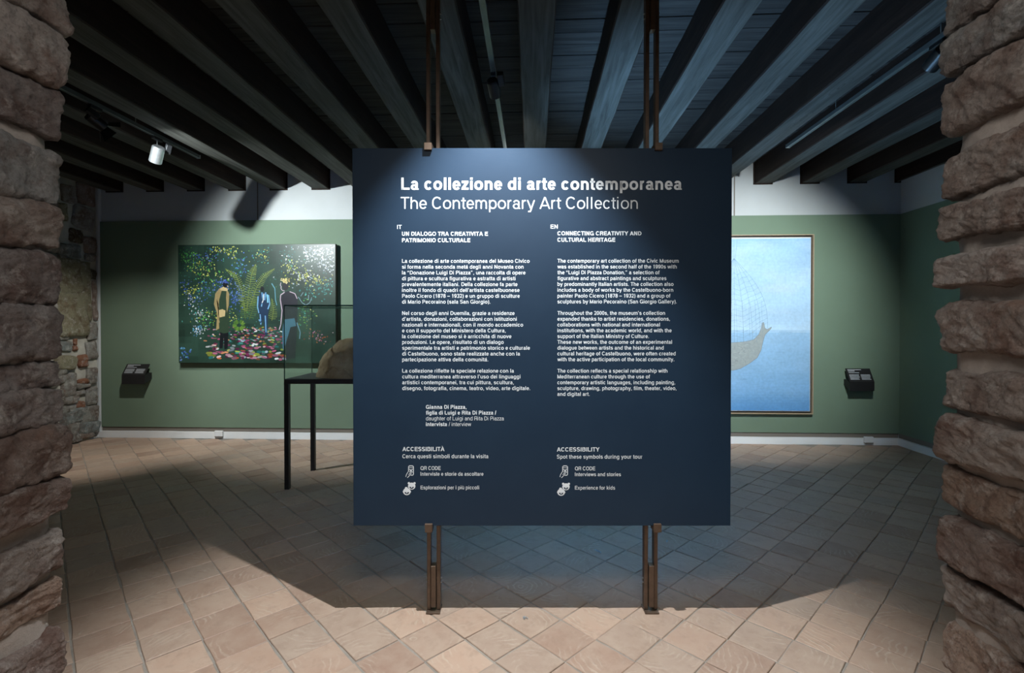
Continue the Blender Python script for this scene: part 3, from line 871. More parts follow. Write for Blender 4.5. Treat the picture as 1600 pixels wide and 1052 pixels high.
para(871, [(t, xe, 410.7 + i * L) for i, (t, xe) in enumerate([
    ('The contemporary art collection of the Civic Museum', 1060), ('was established in the second half of the 1990s with', 1057),
    ('the “Luigi Di Piazza Donation,” a selection of', 1030.2), ('figurative and abstract paintings and sculptures', 1041),
    ('by predominantly Italian artists. The collection also', 1052), ('includes a body of works by the Castelbuono-born', 1051.6),
    ('painter Paolo Cicero (1878 – 1932) and a group of', 1047.3), ('sculptures by Mario Pecoraino (San Giorgio Gallery).', 1057)])])
para(871, [(t, xe, 492.2 + i * 9.05) for i, (t, xe) in enumerate([
    ('Throughout the 2000s, the museum’s collection', 1039), ('expanded thanks to artist residencies, donations,', 1046.5),
    ('collaborations with national and international', 1031), ('institutions, with the academic world, and with the', 1049.3),
    ('support of the Italian Ministry of Culture.', 1013.7), ('These new works, the outcome of an experimental', 1050),
    ('dialogue between artists and the historical and', 1037), ('cultural heritage of Castelbuono, were often created', 1055.7),
    ('with the active participation of the local community.', 1053.5)])])
para(871, [(t, xe, 582.5 + i * 9.1) for i, (t, xe) in enumerate([
    ('The collection reflects a special relationship with', 1043), ('Mediterranean culture through the use of', 1015.7),
    ('contemporary artistic languages, including painting,', 1055), ('sculpture, drawing, photography, film, theater, video,', 1057), ('and digital art.', 921.3)])])
put_text([('Gianna Di Piazza,', 665.3, 728.8, 639.3, 6.1, BO), ('figlia di Luigi e Rita Di Piazza /', 665.3, 775.3, 648.3, 6.1, BO),
          ('daughter of Luigi and Rita Di Piazza', 665.3, 787.3, 657.3, 6.1, RG), ('intervista', 665.3, 698.4, 666.3, 6.1, BO), ('/ interview', 701, 736, 666.3, 6.1, RG)], 'caption')
put_text([('ACCESSIBILITÀ', 628.4, 694.3, 705.6, 6.6, BO), ('Cerca questi simboli durante la visita', 628.4, 763, 716.7, 6.2, BH)], 'caption')
put_text([('ACCESSIBILITY', 870.3, 937, 706.2, 6.6, BO), ('Spot these symbols during your tour', 870.3, 1004, 717.4, 6.2, BH)], 'caption')
put_text([('QR CODE', 656.7, 688.3, 735.3, 6.0, BH), ('Interviste e storie da ascoltare', 656.7, 755.2, 744.2, 5.8, BH), ('Esplorazioni per i più piccoli', 656.7, 748.3, 765.6, 5.8, BH)], 'caption')
put_text([('QR CODE', 898.6, 930.4, 735.8, 6.0, BH), ('Interviews and stories', 898.6, 970.6, 744.9, 5.8, BH), ('Experience for kids', 898.6, 961.5, 766, 5.8, BH)], 'caption')

def strokes(bm, pts, w, z=0.0):
    for a, b in zip(pts[:-1], pts[1:]):
        a = Vector((*a, z)); b = Vector((*b, z)); t = (b - a)
        if t.length < 1e-6: continue
        n = Vector((-t.y, t.x, 0)).normalized() * w / 2; e = t.normalized() * w * 0.3
        bm.faces.new([bm.verts.new(q) for q in (a - n - e, b - n + e, b + n + e, a + n - e)])

def disc(bm, cx, cy, rx, ry, z=0.0, seg=20, a0=0, a1=2 * pi):
    bm.faces.new([bm.verts.new((cx + rx * cos(a0 + (a1 - a0) * i / seg), cy + ry * sin(a0 + (a1 - a0) * i / seg), z)) for i in range(seg + (0 if a1 - a0 > 6.28 else 1))])

def icon(kind, ox, oy):
    bm = bmesh.new()
    if kind == 'phone':      # hand holding a telephone
        x0, y0, x1, y1 = 5.0, 0.6, 12.6, 15.4
        strokes(bm, [(x0, 9), (x0, y0 + 1.4), (x0 + 1.4, y0), (x1 - 1.4, y0), (x1, y0 + 1.4), (x1, y1 - 1.2), (x1 - 1.2, y1), (x0 + 3.6, y1)], 1.15)
        strokes(bm, [(x0, 3.4), (x1, 3.4)], 0.7)
        strokes(bm, [(6.8, 6.2), (10.8, 10.6)], 1.3); strokes(bm, [(10.8, 6.0), (7.0, 10.4)], 1.3)
        strokes(bm, [(0.7, 17.8), (1.6, 14.4), (4.2, 10.2), (5.2, 9.0)], 0.85)
        strokes(bm, [(3.2, 19.2), (6.2, 16.2), (8.6, 13.6), (9.4, 11.4), (8.0, 11.6), (5.2, 14.4)], 0.85)
    else:                    # a bear face and a child face
        disc(bm, 14.2, 6.6, 5.8, 5.5, 0); disc(bm, 9.8, 2.0, 1.9, 1.8, 0.3); disc(bm, 18.6, 2.0, 1.9, 1.8, 0.3)
        disc(bm, 6.6, 15.2, 5.9, 5.6, 0.9); disc(bm, 1.6, 15.2, 1.3, 1.6, 1.2); disc(bm, 11.8, 15.2, 1.3, 1.6, 1.2); disc(bm, 5.8, 9.6, 2.3, 1.7, 1.2)
        for f in bm.faces: f.material_index = 0
        n0 = len(bm.faces)
        disc(bm, 14.2, 7.6, 3.5, 3.2, 2.0, 12, 0, pi); disc(bm, 6.6, 16.0, 3.6, 3.2, 2.0, 12, 0, pi)
        disc(bm, 14.2, 8.4, 1.2, 0.8, 2.6, 10); disc(bm, 6.6, 16.9, 1.2, 0.8, 2.6, 10)
        bm.faces.ensure_lookup_table()
        for f in bm.faces[n0:n0 + 2]: f.material_index = 1
    for v in bm.verts:
        v.co = Vector(((ox + v.co.x - 847) * PS, -PT / 2 - 0.0006 - v.co.z * 0.0002, (823 - oy - v.co.y) * PS))
    bm.normal_update()
    for f in bm.faces:
        if f.normal.y > 0: f.normal_flip()
    link('symbol', mesh_from('symbol', bm), [M_text, M_panel], panel)
icon('phone', 633, 728); icon('phone', 874.4, 728.2)
icon('faces', 628.6, 754); icon('faces', 870.4, 755)

# ---------------------------------------------------------------- the two suspension posts
def post(cx_px, mirror, label):
    d0 = 2.558
    loc = W((cx_px - 800) / F * d0, d0 + 0.02, 0)
    t = empty('suspension_post', loc, TH); tag(t, label, 'post', 'bronze steel posts carrying the navy panel')
    s = d0 / F
    hw = 10.5 * s
    rw = 0.019
    for sg in (-1, 1):
        box('rail', (sg * hw - (rw if sg > 0 else 0), 0.0, 0.012), (sg * hw + (0 if sg > 0 else rw), 0.042, ZP + 0.0), M_bronze, t, 0.0015)
    cw = 0.0125
    zt = CAMZ + (511 - 888) * s; ztop = CAMZ + (511 - 47) * s
    box('core_bar', (-cw, -0.012, 0.028), (cw, 0.030, zt), M_bronze, t, 0.0015)
    box('core_bar', (-cw, -0.012, ztop), (cw, 0.030, ZP), M_bronze, t, 0.0015)
    box('foot_plate', (-hw - 0.002, -0.026, 0.0), (hw + 0.002, 0.06, 0.008), M_bronze, t, 0.001)
    for zz in (CAMZ + (511 - 911) * s, CAMZ + (511 - 918) * s, CAMZ + (511 - 17) * s, CAMZ + (511 - 25) * s):
        cyl('bolt', (-hw - 0.007, 0.02, zz), (hw + 0.007, 0.02, zz), 0.0045, M_bolt, t, 10)
    # clips gripping the board's lower and upper edge
    m = -1 if mirror else 1
    cx = -m * (hw - 0.019)
    zb0 = CAMZ + (511 - 823) * PS; zt0 = CAMZ + (511 - 232.5) * PS
    for z0, z1 in ((zb0 - 0.028, zb0 + 0.014), (zt0 - 0.014, zt0 + 0.022)):
        bm = bmesh.new()
        y_f = (PD - 0.018) - (d0 + 0.02)
        bm_box(bm, (cx - 0.019, y_f, z0), (cx + 0.019, y_f + 0.0165, z1), 0, 0.001)
        if z0 < 1: bm_box(bm, (cx - 0.019, y_f + 0.0165, z0), (cx + 0.019, 0.0, zb0 - 0.001), 0, 0.0)
        else: bm_box(bm, (cx - 0.019, y_f + 0.0165, zt0 + 0.001), (cx + 0.019, 0.0, z1), 0, 0.0)
        link('clip', mesh_from('clip', bm), M_bronze, t)
    return t
post(676, False, 'bronze double rail steel post holding the left side of the navy panel')
post(1020, True, 'bronze double rail steel post holding the right side of the navy panel')

# ---------------------------------------------------------------- paintings
class Paint:
    """flat paint strokes with one colour each, laid in thin layers; px coordinates of the picture area"""
    def __init__(s): s.v = []; s.f = []; s.c = []; s.n = 0
    def poly(s, pts, col, z):
        b = len(s.v); s.v += [(x, y, z) for x, y in pts]; s.f.append(list(range(b, b + len(pts)))); s.c.append(col)
    def dab(s, x, y, rx, ry, col, z, ang=0, seg=6):
        ca, sa = cos(ang), sin(ang)
        s.poly([(x + rx * cos(t) * ca - ry * sin(t) * sa, y + rx * cos(t) * sa + ry * sin(t) * ca) for t in (2 * pi * i / seg for i in range(seg))], col, z)
    def line(s, pts, w, col, z, taper=False):
        n = len(pts)
        for i in range(n - 1):
            a = Vector(pts[i]); b = Vector(pts[i + 1]); t = b - a
            if t.length < 1e-6: continue
            nn = Vector((-t.y, t.x)).normalized()
            w0 = w * (1 - i / n) if taper else w; w1 = w * (1 - (i + 1) / n) if taper else w
            s.poly([tuple(a - nn * w0 / 2), tuple(b - nn * w1 / 2), tuple(b + nn * w1 / 2), tuple(a + nn * w0 / 2)], col, z)
    def build(s, name, to3d, mat, parent):
        me = bpy.data.meshes.new(name)
        me.from_pydata([to3d(*p) for p in s.v], [], s.f)
        ca = me.color_attributes.new('paint', 'FLOAT_COLOR', 'CORNER')
        k = 0
        for f, c in zip(s.f, s.c):
            for _ in f: ca.data[k].color = (*c, 1); k += 1
        return link(name, me, mat, parent)

def lin(r, gg, b): return srgb(r, gg, b)[:3]

def painting_frame(name, px0, py0, px1, py1, label, cat, depth):
    a = at_y(px0, py0, D - depth); b = at_y(px1, py1, D - depth)
    cx = (a.x + b.x) / 2; w = b.x - a.x; h = a.z - b.z
    t = empty(name, (cx, D - 0.01, b.z)); tag(t, label, cat)
    t.location.y -= 0.004 if depth < .06 else 0.022
    to = lambda x, y, z: ((x - (px0 + px1) / 2) / (px1 - px0) * w, -depth + 0.01 - 0.0012 - z * 0.00015, (py1 - y) / (py1 - py0) * h)
    return t, w, h, to

# -- the night garden
t, w, h, to = painting_frame('painting', 281, 384, 525.5, 567.5, 'landscape canvas of a dark flowering garden with three figures and a fern', 'painting', 0.07)
box('canvas', (-w / 2 - 0.004, -0.058, -0.004), (w / 2 + 0.004, -0.0, h + 0.004), M_dkframe, t, 0.003)
p = Paint(); r = random.Random(42)
bgd = lin(44, 68, 60)
for i in range(24):
    for j in range(18):
        x = 281 + 244.5 * i / 24; y = 384 + 183.5 * j / 18
        k = 0.75 + 0.5 * noise.noise(Vector((i * 0.3, j * 0.35, 0)))
        c = (bgd[0] * k, bgd[1] * k * 1.1, bgd[2] * k)
        p.poly([(x, y), (x + 10.19, y), (x + 10.19, y + 10.2), (x, y + 10.2)], c, 0)
def cluster(cx, cy, sx, sy, n, cols, size=(1.0, 1.9), z=1.0, ang=None):
    for _ in range(n):
        x = r.gauss(cx, sx); y = r.gauss(cy, sy)
        if not (283 < x < 523.5 and 386 < y < 565.5): continue
        c = lin(*r.choice(cols)); k = r.uniform(0.35, 0.95)
        s = r.uniform(*size) * .85
        p.dab(x, y, s, s * r.uniform(0.45, 0.8), (c[0] * k, c[1] * k, c[2] * k), z + r.random() * 0.5, r.uniform(0, pi) if ang is None else ang + r.uniform(-.3, .3), 5)
GRN = [(96, 178, 90), (60, 150, 80), (120, 190, 90)]; BLU = [(86, 120, 200), (60, 90, 170), (110, 140, 200)]; YEL = [(190, 200, 90), (160, 180, 70), (215, 215, 120)]
TEA = [(70, 150, 140), (90, 180, 170), (50, 120, 120)]; WHI = [(210, 220, 225), (170, 185, 200), (235, 240, 240)]; MAG = [(150, 60, 110), (190, 90, 130), (110, 40, 80)]
ORA = [(205, 120, 70), (220, 150, 110), (180, 90, 60)]; PNK = [(220, 160, 180), (235, 200, 205), (200, 120, 150)]; CYA = [(110, 180, 215), (90, 150, 200)]
cluster(296, 403, 9, 8, 75, GRN); cluster(318, 415, 12, 10, 80, GRN + YEL); cluster(345, 396, 14, 7, 45, BLU + TEA); cluster(322, 402, 9, 5, 30, BLU)
cluster(350, 391, 9, 4, 32, YEL); cluster(367, 397, 6, 6, 30, YEL); cluster(381, 416, 10, 8, 60, TEA + BLU); cluster(410, 400, 9, 6, 40, YEL + TEA)
cluster(500, 400, 15, 10, 170, WHI); cluster(515, 415, 8, 9, 70, WHI); cluster(455, 400, 10, 9, 40, TEA + WHI); cluster(455, 418, 7, 6, 30, YEL)  # first two white clusters paint lamp glare into the upper right
cluster(478, 434, 15, 7, 95, YEL + WHI, (1.1, 2.3)); cluster(498, 440, 10, 6, 40, YEL); cluster(503, 452, 14, 7, 60, TEA, (1.2, 2.4)); cluster(515, 445, 8, 9, 30, TEA)
cluster(340, 435, 18, 6, 60, YEL + GRN); cluster(362, 455, 16, 10, 120, BLU); cluster(368, 470, 8, 8, 60, BLU); cluster(352, 443, 6, 4, 40, BLU)
cluster(325, 450, 14, 9, 60, BLU + TEA); cluster(300, 455, 10, 6, 45, YEL); cluster(306, 470, 9, 6, 45, WHI + BLU); cluster(312, 492, 10, 8, 50, WHI + TEA)
cluster(328, 500, 9, 6, 55, YEL + GRN); cluster(290, 448, 6, 8, 30, BLU); cluster(365, 495, 7, 5, 25, YEL); cluster(312, 517, 6, 4, 60, CYA + WHI)
cluster(375, 500, 30, 12, 60, GRN + TEA, (.8, 1.4)); cluster(475, 490, 10, 12, 80, GRN + YEL + TEA); cluster(500, 525, 9, 6, 40, PNK + ORA)
cluster(290, 553, 4, 4, 20, CYA + BLU, (1.5, 3)); cluster(300, 430, 15, 25, 70, GRN + TEA, (.6, 1.1)); cluster(420, 440, 60, 40, 160, TEA + GRN, (.5, 1.0))
for _ in range(430):          # petals lying on the path
    yy = 512 + 50 * r.random() ** 1.2; xx = r.gauss(400, 24 + (yy - 505) * 0.55)
    if not (320 < xx < 450 and yy < 565): continue
    s = 1.3 + (yy - 510) * 0.045; c = lin(*r.choice(r.choice([MAG, ORA, PNK, YEL, MAG, WHI, TEA]))); k = r.uniform(.25, .9)
    p.dab(xx, yy, s * r.uniform(.8, 1.7), s * r.uniform(.35, .7), tuple(q * k for q in c), 1 + r.random(), r.uniform(-.3, .3), 6)
# ferns
def frond(pts, n, length, col, z=4, w=.62):
    P_ = [Vector(q) for q in pts]
    def ev(t):
        s = t * (len(P_) - 1); i = min(int(s), len(P_) - 2); return P_[i].lerp(P_[i + 1], s - i)
    p.line([tuple(ev(i / 12)) for i in range(13)], 0.8, tuple(c * .7 for c in col), z)
    for i in range(1, n):
        u = i / n; a = ev(u); tng = (ev(min(1, u + .03)) - ev(max(0, u - .03))).normalized(); nn = Vector((-tng.y, tng.x))
        ln = length * (1 - u) ** 0.6 * min(1, u * 4 + .4)
        for sg in (-1, 1):
            e = a + (nn * sg * 0.95 + tng * .35) * ln
            k = r.uniform(.7, 1.15)
            p.line([tuple(a), tuple(e + Vector((0, .8)))], w, tuple(c * k for c in col), z + .2, False)
FY = lin(128, 144, 70); FG = lin(94, 118, 58)
frond([(388, 490), (391, 460), (396, 430), (403, 414)], 26, 13, FY); frond([(386, 488), (381, 455), (372, 432), (355, 421)], 24, 9, FY)
frond([(393, 480), (404, 450), (416, 432), (432, 421)], 24, 9, FY); frond([(386, 500), (384, 480), (378, 462)], 14, 9, FG); frond([(392, 500), (400, 478), (404, 466)], 14, 9, FG)
frond([(427, 502), (430, 485), (427, 467)], 12, 8, FY)
for q in range(26):
    aa = r.uniform(0, 2 * pi); p.dab(376 + 7 * cos(aa), 509 + 6 * sin(aa), 3.6, 1.7, lin(*r.choice([(92, 128, 50), (112, 140, 62), (70, 104, 45)])), 4 + r.random(), aa, 6)
# man in a tan coat seen from behind
TAN = lin(146, 128, 88); TAN2 = lin(186, 166, 120); DKG = lin(44, 62, 46); DK0 = lin(18, 22, 26)
p.poly([(345, 545), (347, 512), (360, 512), (358, 545), (353, 547), (352, 525), (350, 545)], DK0, 5)
p.poly([(340, 462), (346, 452), (357, 451), (361, 462), (360, 520), (352, 522), (341, 517), (342, 490)], DKG, 5.5)
p.poly([(339, 460), (346, 451), (349, 456), (345, 470), (344, 490), (345, 514), (340, 517), (342, 492), (337, 476)], TAN, 6)
p.poly([(357, 452), (361, 460), (360, 478), (357, 490), (356, 466)], TAN, 6)
p.poly([(342, 486), (350, 484), (355, 486), (354, 495), (345, 497)], TAN2, 6.3)
p.poly([(346, 452), (352, 449), (359, 452), (358, 456), (348, 455)], TAN2, 6.4)
p.dab(355, 445.5, 4.2, 5.0, DK0, 6.5, 0, 10); p.dab(356, 442, 3.6, 1.6, lin(60, 80, 140), 6.7); p.line([(358, 447), (359.5, 450)], 1.2, TAN2, 6.8)
for q in range(10): p.line([(341 + q * .35, 466 + q), (342.5 + q * .3, 478 + q * 3)], .6, TAN2, 6.9)
# the small man in blue
CB = lin(110, 160, 200); CB2 = lin(60, 100, 150)
p.poly([(406, 464), (411, 458), (418, 458), (423, 463), (424, 478), (421, 492), (420, 524), (416, 524), (414, 496), (411, 510), (408, 504), (407, 486)], lin(30, 52, 78), 5)
p.dab(412.5, 453, 3.2, 4.3, DK0, 5.5, 0, 10)
for a in ([(406, 464), (405, 480), (407, 490)], [(412, 458), (413, 470), (411, 480)], [(418, 458), (416, 470)], [(422, 462), (424, 476), (421, 484)], [(409, 492), (410, 508)], [(417, 494), (418, 520)], [(414, 462), (412, 476)], [(407, 500), (411, 506)]):
    p.line(a, 1.7, CB, 6); 
p.line([(420, 461), (421, 474)], 2.2, lin(120, 185, 205), 6.2); p.line([(415, 460), (414, 470), (412, 474)], 1.2, WHI[0] and lin(220, 230, 235), 6.4)
# the woman on the right
SK = lin(190, 170, 185)
p.poly([(441, 466), (447, 458), (452, 456), (462, 459), (467, 468), (467, 500), (463, 560), (449, 562), (447, 530), (446, 500), (442, 484)], lin(34, 36, 44), 5)
p.dab(448.5, 447, 5.2, 8, lin(38, 36, 42), 5.6, 0, 12)
for q in range(40): p.dab(r.gauss(448, 3.0), r.gauss(439.5, 1.9), 1.5, .9, lin(*r.choice([(195, 178, 115), (175, 152, 90), (205, 195, 145)])), 6 + r.random(), r.uniform(0, 3), 5)
p.line([(441.5, 443), (440.5, 447), (442, 449), (441.5, 452), (443.5, 455), (447, 456)], 1.0, SK, 6.5)
p.line([(447, 458), (441, 462), (440.5, 470), (443, 486), (441, 508), (438.5, 516)], 1.3, SK, 6.5); p.line([(455, 457), (463, 460), (466.5, 468)], 1.1, SK, 6.5)
p.poly([(446, 500), (462, 498), (465, 510), (456, 512), (448, 540), (444, 548), (443, 520)], lin(70, 110, 130), 6.2)
p.line([(466, 505), (471, 520), (470, 530)], 1.4, lin(110, 150, 170), 6.4); p.line([(427, 444), (432, 452), (433, 470), (435, 478)], 1.5, lin(90, 140, 155), 5)
for a in ([(468, 465), (474, 474), (480, 478)], [(480, 478), (486, 474), (489, 466)], [(476, 458), (472, 464)], [(484, 470), (484, 462)]): p.line(a, 1.1, lin(110, 140, 150), 5)
p.build('painted_garden', to, M_paint, t)

# -- the blue picture
t, w, h, to = painting_frame('painting', 1012, 368.5, 1271, 648, 'large pale blue sea picture with grey netted hull, in thin wood frame', 'painting', 0.05)
fw = 0.012
bm = bmesh.new()
for lo, hi in (((-w / 2, -.045, 0), (w / 2, -.0, fw)), ((-w / 2, -.045, h - fw), (w / 2, 0, h)), ((-w / 2, -.045, fw), (-w / 2 + fw, 0, h - fw)), ((w / 2 - fw, -.045, fw), (w / 2, 0, h - fw))):
    bm_box(bm, lo, hi, 0, 0.001)
link('frame', mesh_from('frame', bm), M_oak, t)
box('backing', (-w / 2 + fw, -0.012, fw), (w / 2 - fw, -0.0, h - fw), M_dkframe, t)
iw = w / 2 - 0.036
box('canvas', (-iw, -0.036, 0.036), (iw, -0.012, h - 0.036), M_base, t, 0.002)
p = Paint()
x0, x1, y0, y1 = 1018, 1265.5, 374.5, 642.5
nx, nyy = 60, 64
SKY = [(0, (150, 190, 222)), (.15, (166, 202, 232)), (.5, (178, 212, 238)), (.53, (186, 216, 238)), (.545, (150, 190, 222)), (.75, (140, 184, 220)), (.9, (122, 172, 216)), (1, (92, 150, 205))]
def grad(u):
    for (a, ca), (b, cb) in zip(SKY[:-1], SKY[1:]):
        if a <= u <= b: q = (u - a) / (b - a); return lin(*[ca[i] * (1 - q) + cb[i] * q for i in range(3)])
    return lin(*SKY[-1][1])
for i in range(nx):
    for j in range(nyy):
        xa = x0 + (x1 - x0) * i / nx; xb = x0 + (x1 - x0) * (i + 1) / nx; ya = y0 + (y1 - y0) * j / nyy; yb = y0 + (y1 - y0) * (j + 1) / nyy
        u = (j + .5) / nyy; c = grad(u)
        k = 1 + 0.10 * noise.fractal(Vector((i * .06, j * .16, 2)), 1, 2, 4)
        cl = max(0, noise.fractal(Vector((i * .05 + 9, j * .12, 5)), 1, 2, 3)) * (0.25 if u < .54 else 0.05)
        c = tuple(min(1, (q * k) * (1 - cl) + cl * .8) for q in c)
        p.poly([(xa, ya), (xb, ya), (xb, yb), (xa, yb)], c, 0)
for q in range(50):
    yy = r.uniform(520, 640); xx = r.uniform(x0 + 12, x1 - 22); c = grad((yy - y0) / (y1 - y0)); k = r.choice((.9, 1.08))
    p.line([(xx, yy), (xx + r.uniform(6, 22), yy + r.uniform(-.5, .5))], .7, tuple(min(1, a * k) for a in c), .3)
HG = lin(158, 168, 168)
hull = [(1098, 545), (1112, 538), (1130, 537), (1148, 536.5), (1165, 535), (1178, 532), (1186, 524), (1190, 514), (1191, 506), (1194, 505), (1195.5, 514), (1199, 516), (1206, 512), (1205, 515), (1196, 524),
        (1193, 534), (1190, 548), (1184, 560), (1172, 569), (1158, 577), (1146, 580), (1130, 578), (1112, 570), (1101, 558)]
cxh, cyh = 1150, 555
p.poly(hull, HG, 1)
for q in range(120):
    a = r.choice(hull[:]); u = r.uniform(.1, .8); b = r.choice(hull)
    x_ = cxh + (a[0] - cxh) * u; y_ = cyh + (a[1] - cyh) * u
    if x_ > 1186: continue
    p.line([(x_, y_), (x_ + r.uniform(-7, 2), y_ + r.uniform(-2, 4))], .35, lin(*r.choice([(120, 130, 130), (180, 186, 184), (140, 148, 146)])), 1.5)
p.line(hull + hull[:1], .5, lin(120, 132, 140), 1.8)
NC = lin(112, 140, 165); apex = (1147, 405)
ends = [(1094, 545), (1106, 540), (1120, 538), (1134, 537), (1148, 536), (1162, 535), (1176, 531), (1188, 516), (1200, 514)]
cur = []
for ex, ey in ends:
    pts = []
    for i in range(17):
        u = i / 16; bul = sin(pi * u) * (ex - 1147) * .30
        pts.append((apex[0] + (ex - apex[0]) * u + bul, apex[1] + (ey - apex[1]) * u))
    cur.append(pts); p.line(pts, .32, NC, 2)
for i in range(3, 16, 1):
    p.line([(c[i][0], c[i][1] + (2 if k % 2 else -2)) for k, c in enumerate(cur)], .25, NC, 2)
p.line([(1147, 376), (1147, 405)], .35, NC, 2); p.line([(1152, 376), (1149, 405)], .3, NC, 2)
for q in range(8):
    xx = 1120 + q * 10; p.line([(xx, 470), (xx + 3, 536)], .25, NC, 2)
p.build('painted_sea', to, M_paint2, t)

# ---------------------------------------------------------------- display case
zt = 1.02; d0c, d1c = 4.52, 5.15
fl = W((446.5 - 800) / F * d0c, d0c, 0)
case = empty('display_table', W((446.5 - 800) / F * d0c, d0c, 0), TH)
tag(case, 'black steel display table with slender square legs behind the navy panel', 'table')
LX, LY = 1.55, d1c - d0c; q = 0.042; o0 = -0.02
box('tabletop', (o0, 0.0, zt - 0.012), (o0 + LX, LY, zt), M_black, case, 0.001)
for lo, hi in (((o0, 0, zt - .045), (o0 + LX, .03, zt - .012)), ((o0, LY - .03, zt - .045), (o0 + LX, LY, zt - .012)), ((o0, .03, zt - .045), (o0 + .03, LY - .03, zt - .012)), ((o0 + LX - .03, .03, zt - .045), (o0 + LX, LY - .03, zt - .012))):
    box('apron_bar', lo, hi, M_black, case, 0.001)
for lx in (o0, o0 + LX - q):
    for ly in (0, LY - q):
        box('leg', (lx, ly, 0.0), (lx + q, ly + q, zt - .045), M_black, case, 0.0015)
GH = 0.675
gc = empty('glass_cover', W((446.5 - 800) / F * d0c, d0c, zt), TH)
tag(gc, 'clear glass box cover standing on the black display table', 'glass case')
T = 0.006
a0, a1, b0, b1 = o0 + .004, o0 + LX - .004, .004, LY - .004
box('pane', (a0, b0, 0.0005), (a1, b0 + T, GH), M_glass, gc); box('pane', (a0, b1 - T, 0.0005), (a1, b1, GH), M_glass, gc)
box('pane', (a0, b0 + T, 0.0005), (a0 + T, b1 - T, GH), M_glass, gc); box('pane', (a1 - T, b0 + T, 0.0005), (a1, b1 - T, GH), M_glass, gc)
box('pane', (a0, b0, GH + .0005), (a1, b1, GH + T), M_glass, gc)
s = .0035
for x in (a0, a1):
    for yv in (b0, b1): box('seam', (x - s, yv - s, .0005), (x + s, yv + s, GH), M_gedge, gc)
for yv in (b0, b1): box('seam', (a0, yv - s, GH - s), (a1, yv + s, GH + s + .004), M_gedge, gc)
for x in (a0, a1): box('seam', (x - s, b0, GH - s), (x + s, b1, GH + s + .004), M_gedge, gc)

def mound():
    bm = bmesh.new(); nu, nv = 120, 50; rows = []
    for j in range(nv + 1):
        v = j / nv; row = []
        for i in range(nu):
            a = 2 * pi * i / nu
            rr_ = cos(v * pi / 2) ** 0.62; zz = sin(v * pi / 2) ** 0.95
            x = .46 * rr_ * cos(a); y = .23 * rr_ * sin(a); z = .37 * zz
            if x < 0: z *= 1 - 0.12 * (x / .46) ** 2
            nn = Vector((cos(a) * rr_, sin(a) * rr_, zz))
            dsp = 0.020 * noise.fractal(Vector((x * 6, y * 6, z * 6)), 1, 2, 4) + 0.012 * abs(noise.noise(Vector((x * 14, y * 14, z * 14))))
            lip = 0.02 * max(0, 1 - v * 8)
            q_ = Vector((x, y, z)) + nn * (dsp + lip)
            row.append(bm.verts.new((q_.x, q_.y, max(0.0, q_.z))))
        rows.append(row)
    for j in range(nv):
        for i in range(nu):
            bm.faces.new((rows[j][i], rows[j][(i + 1) % nu], rows[j + 1][(i + 1) % nu], rows[j + 1][i]))
    bmesh.ops.remove_doubles(bm, verts=bm.verts, dist=0.0004)
    return mesh_from('mound', bm, True)
M = NT('crumpled_clay'); v = M.coord(); n1 = M.noise(v, 6, 8, .7)
c = M.ramp(n1, [(.3, (.20, .135, .07, 1)), (.5, (.33, .24, .14, 1)), (.72, (.42, .33, .21, 1))])
vo = M.n('ShaderNodeTexVoronoi', feature='DISTANCE_TO_EDGE'); M.set(vo.inputs['Vector'], M.coord(add=(3, 1, 2))); vo.inputs['Scale'].default_value = 7
cr = M.ramp(M.math('ADD', vo.outputs['Distance'], M.math('MULTIPLY', M.noise(v, 9, 5), .12)), [(.055, g(1)), (.075, g(0))])
c = M.mix(M.math('MULTIPLY', cr, .45), c, (.10, .06, .03, 1))
M.P(Base_Color=c, Roughness=.8); M.bump(M.noise(v, 28, 8, .7), .6, .012)
cd = 4.78
mo = link('clay_sculpture', mound(), M.m)
mo.location = W((497 - 800) / F * cd + .46, cd, zt + .0005); mo.rotation_euler = (0, 0, TH)
tag(mo, 'brown crumpled clay mound lying under the glass cover', 'sculpture')

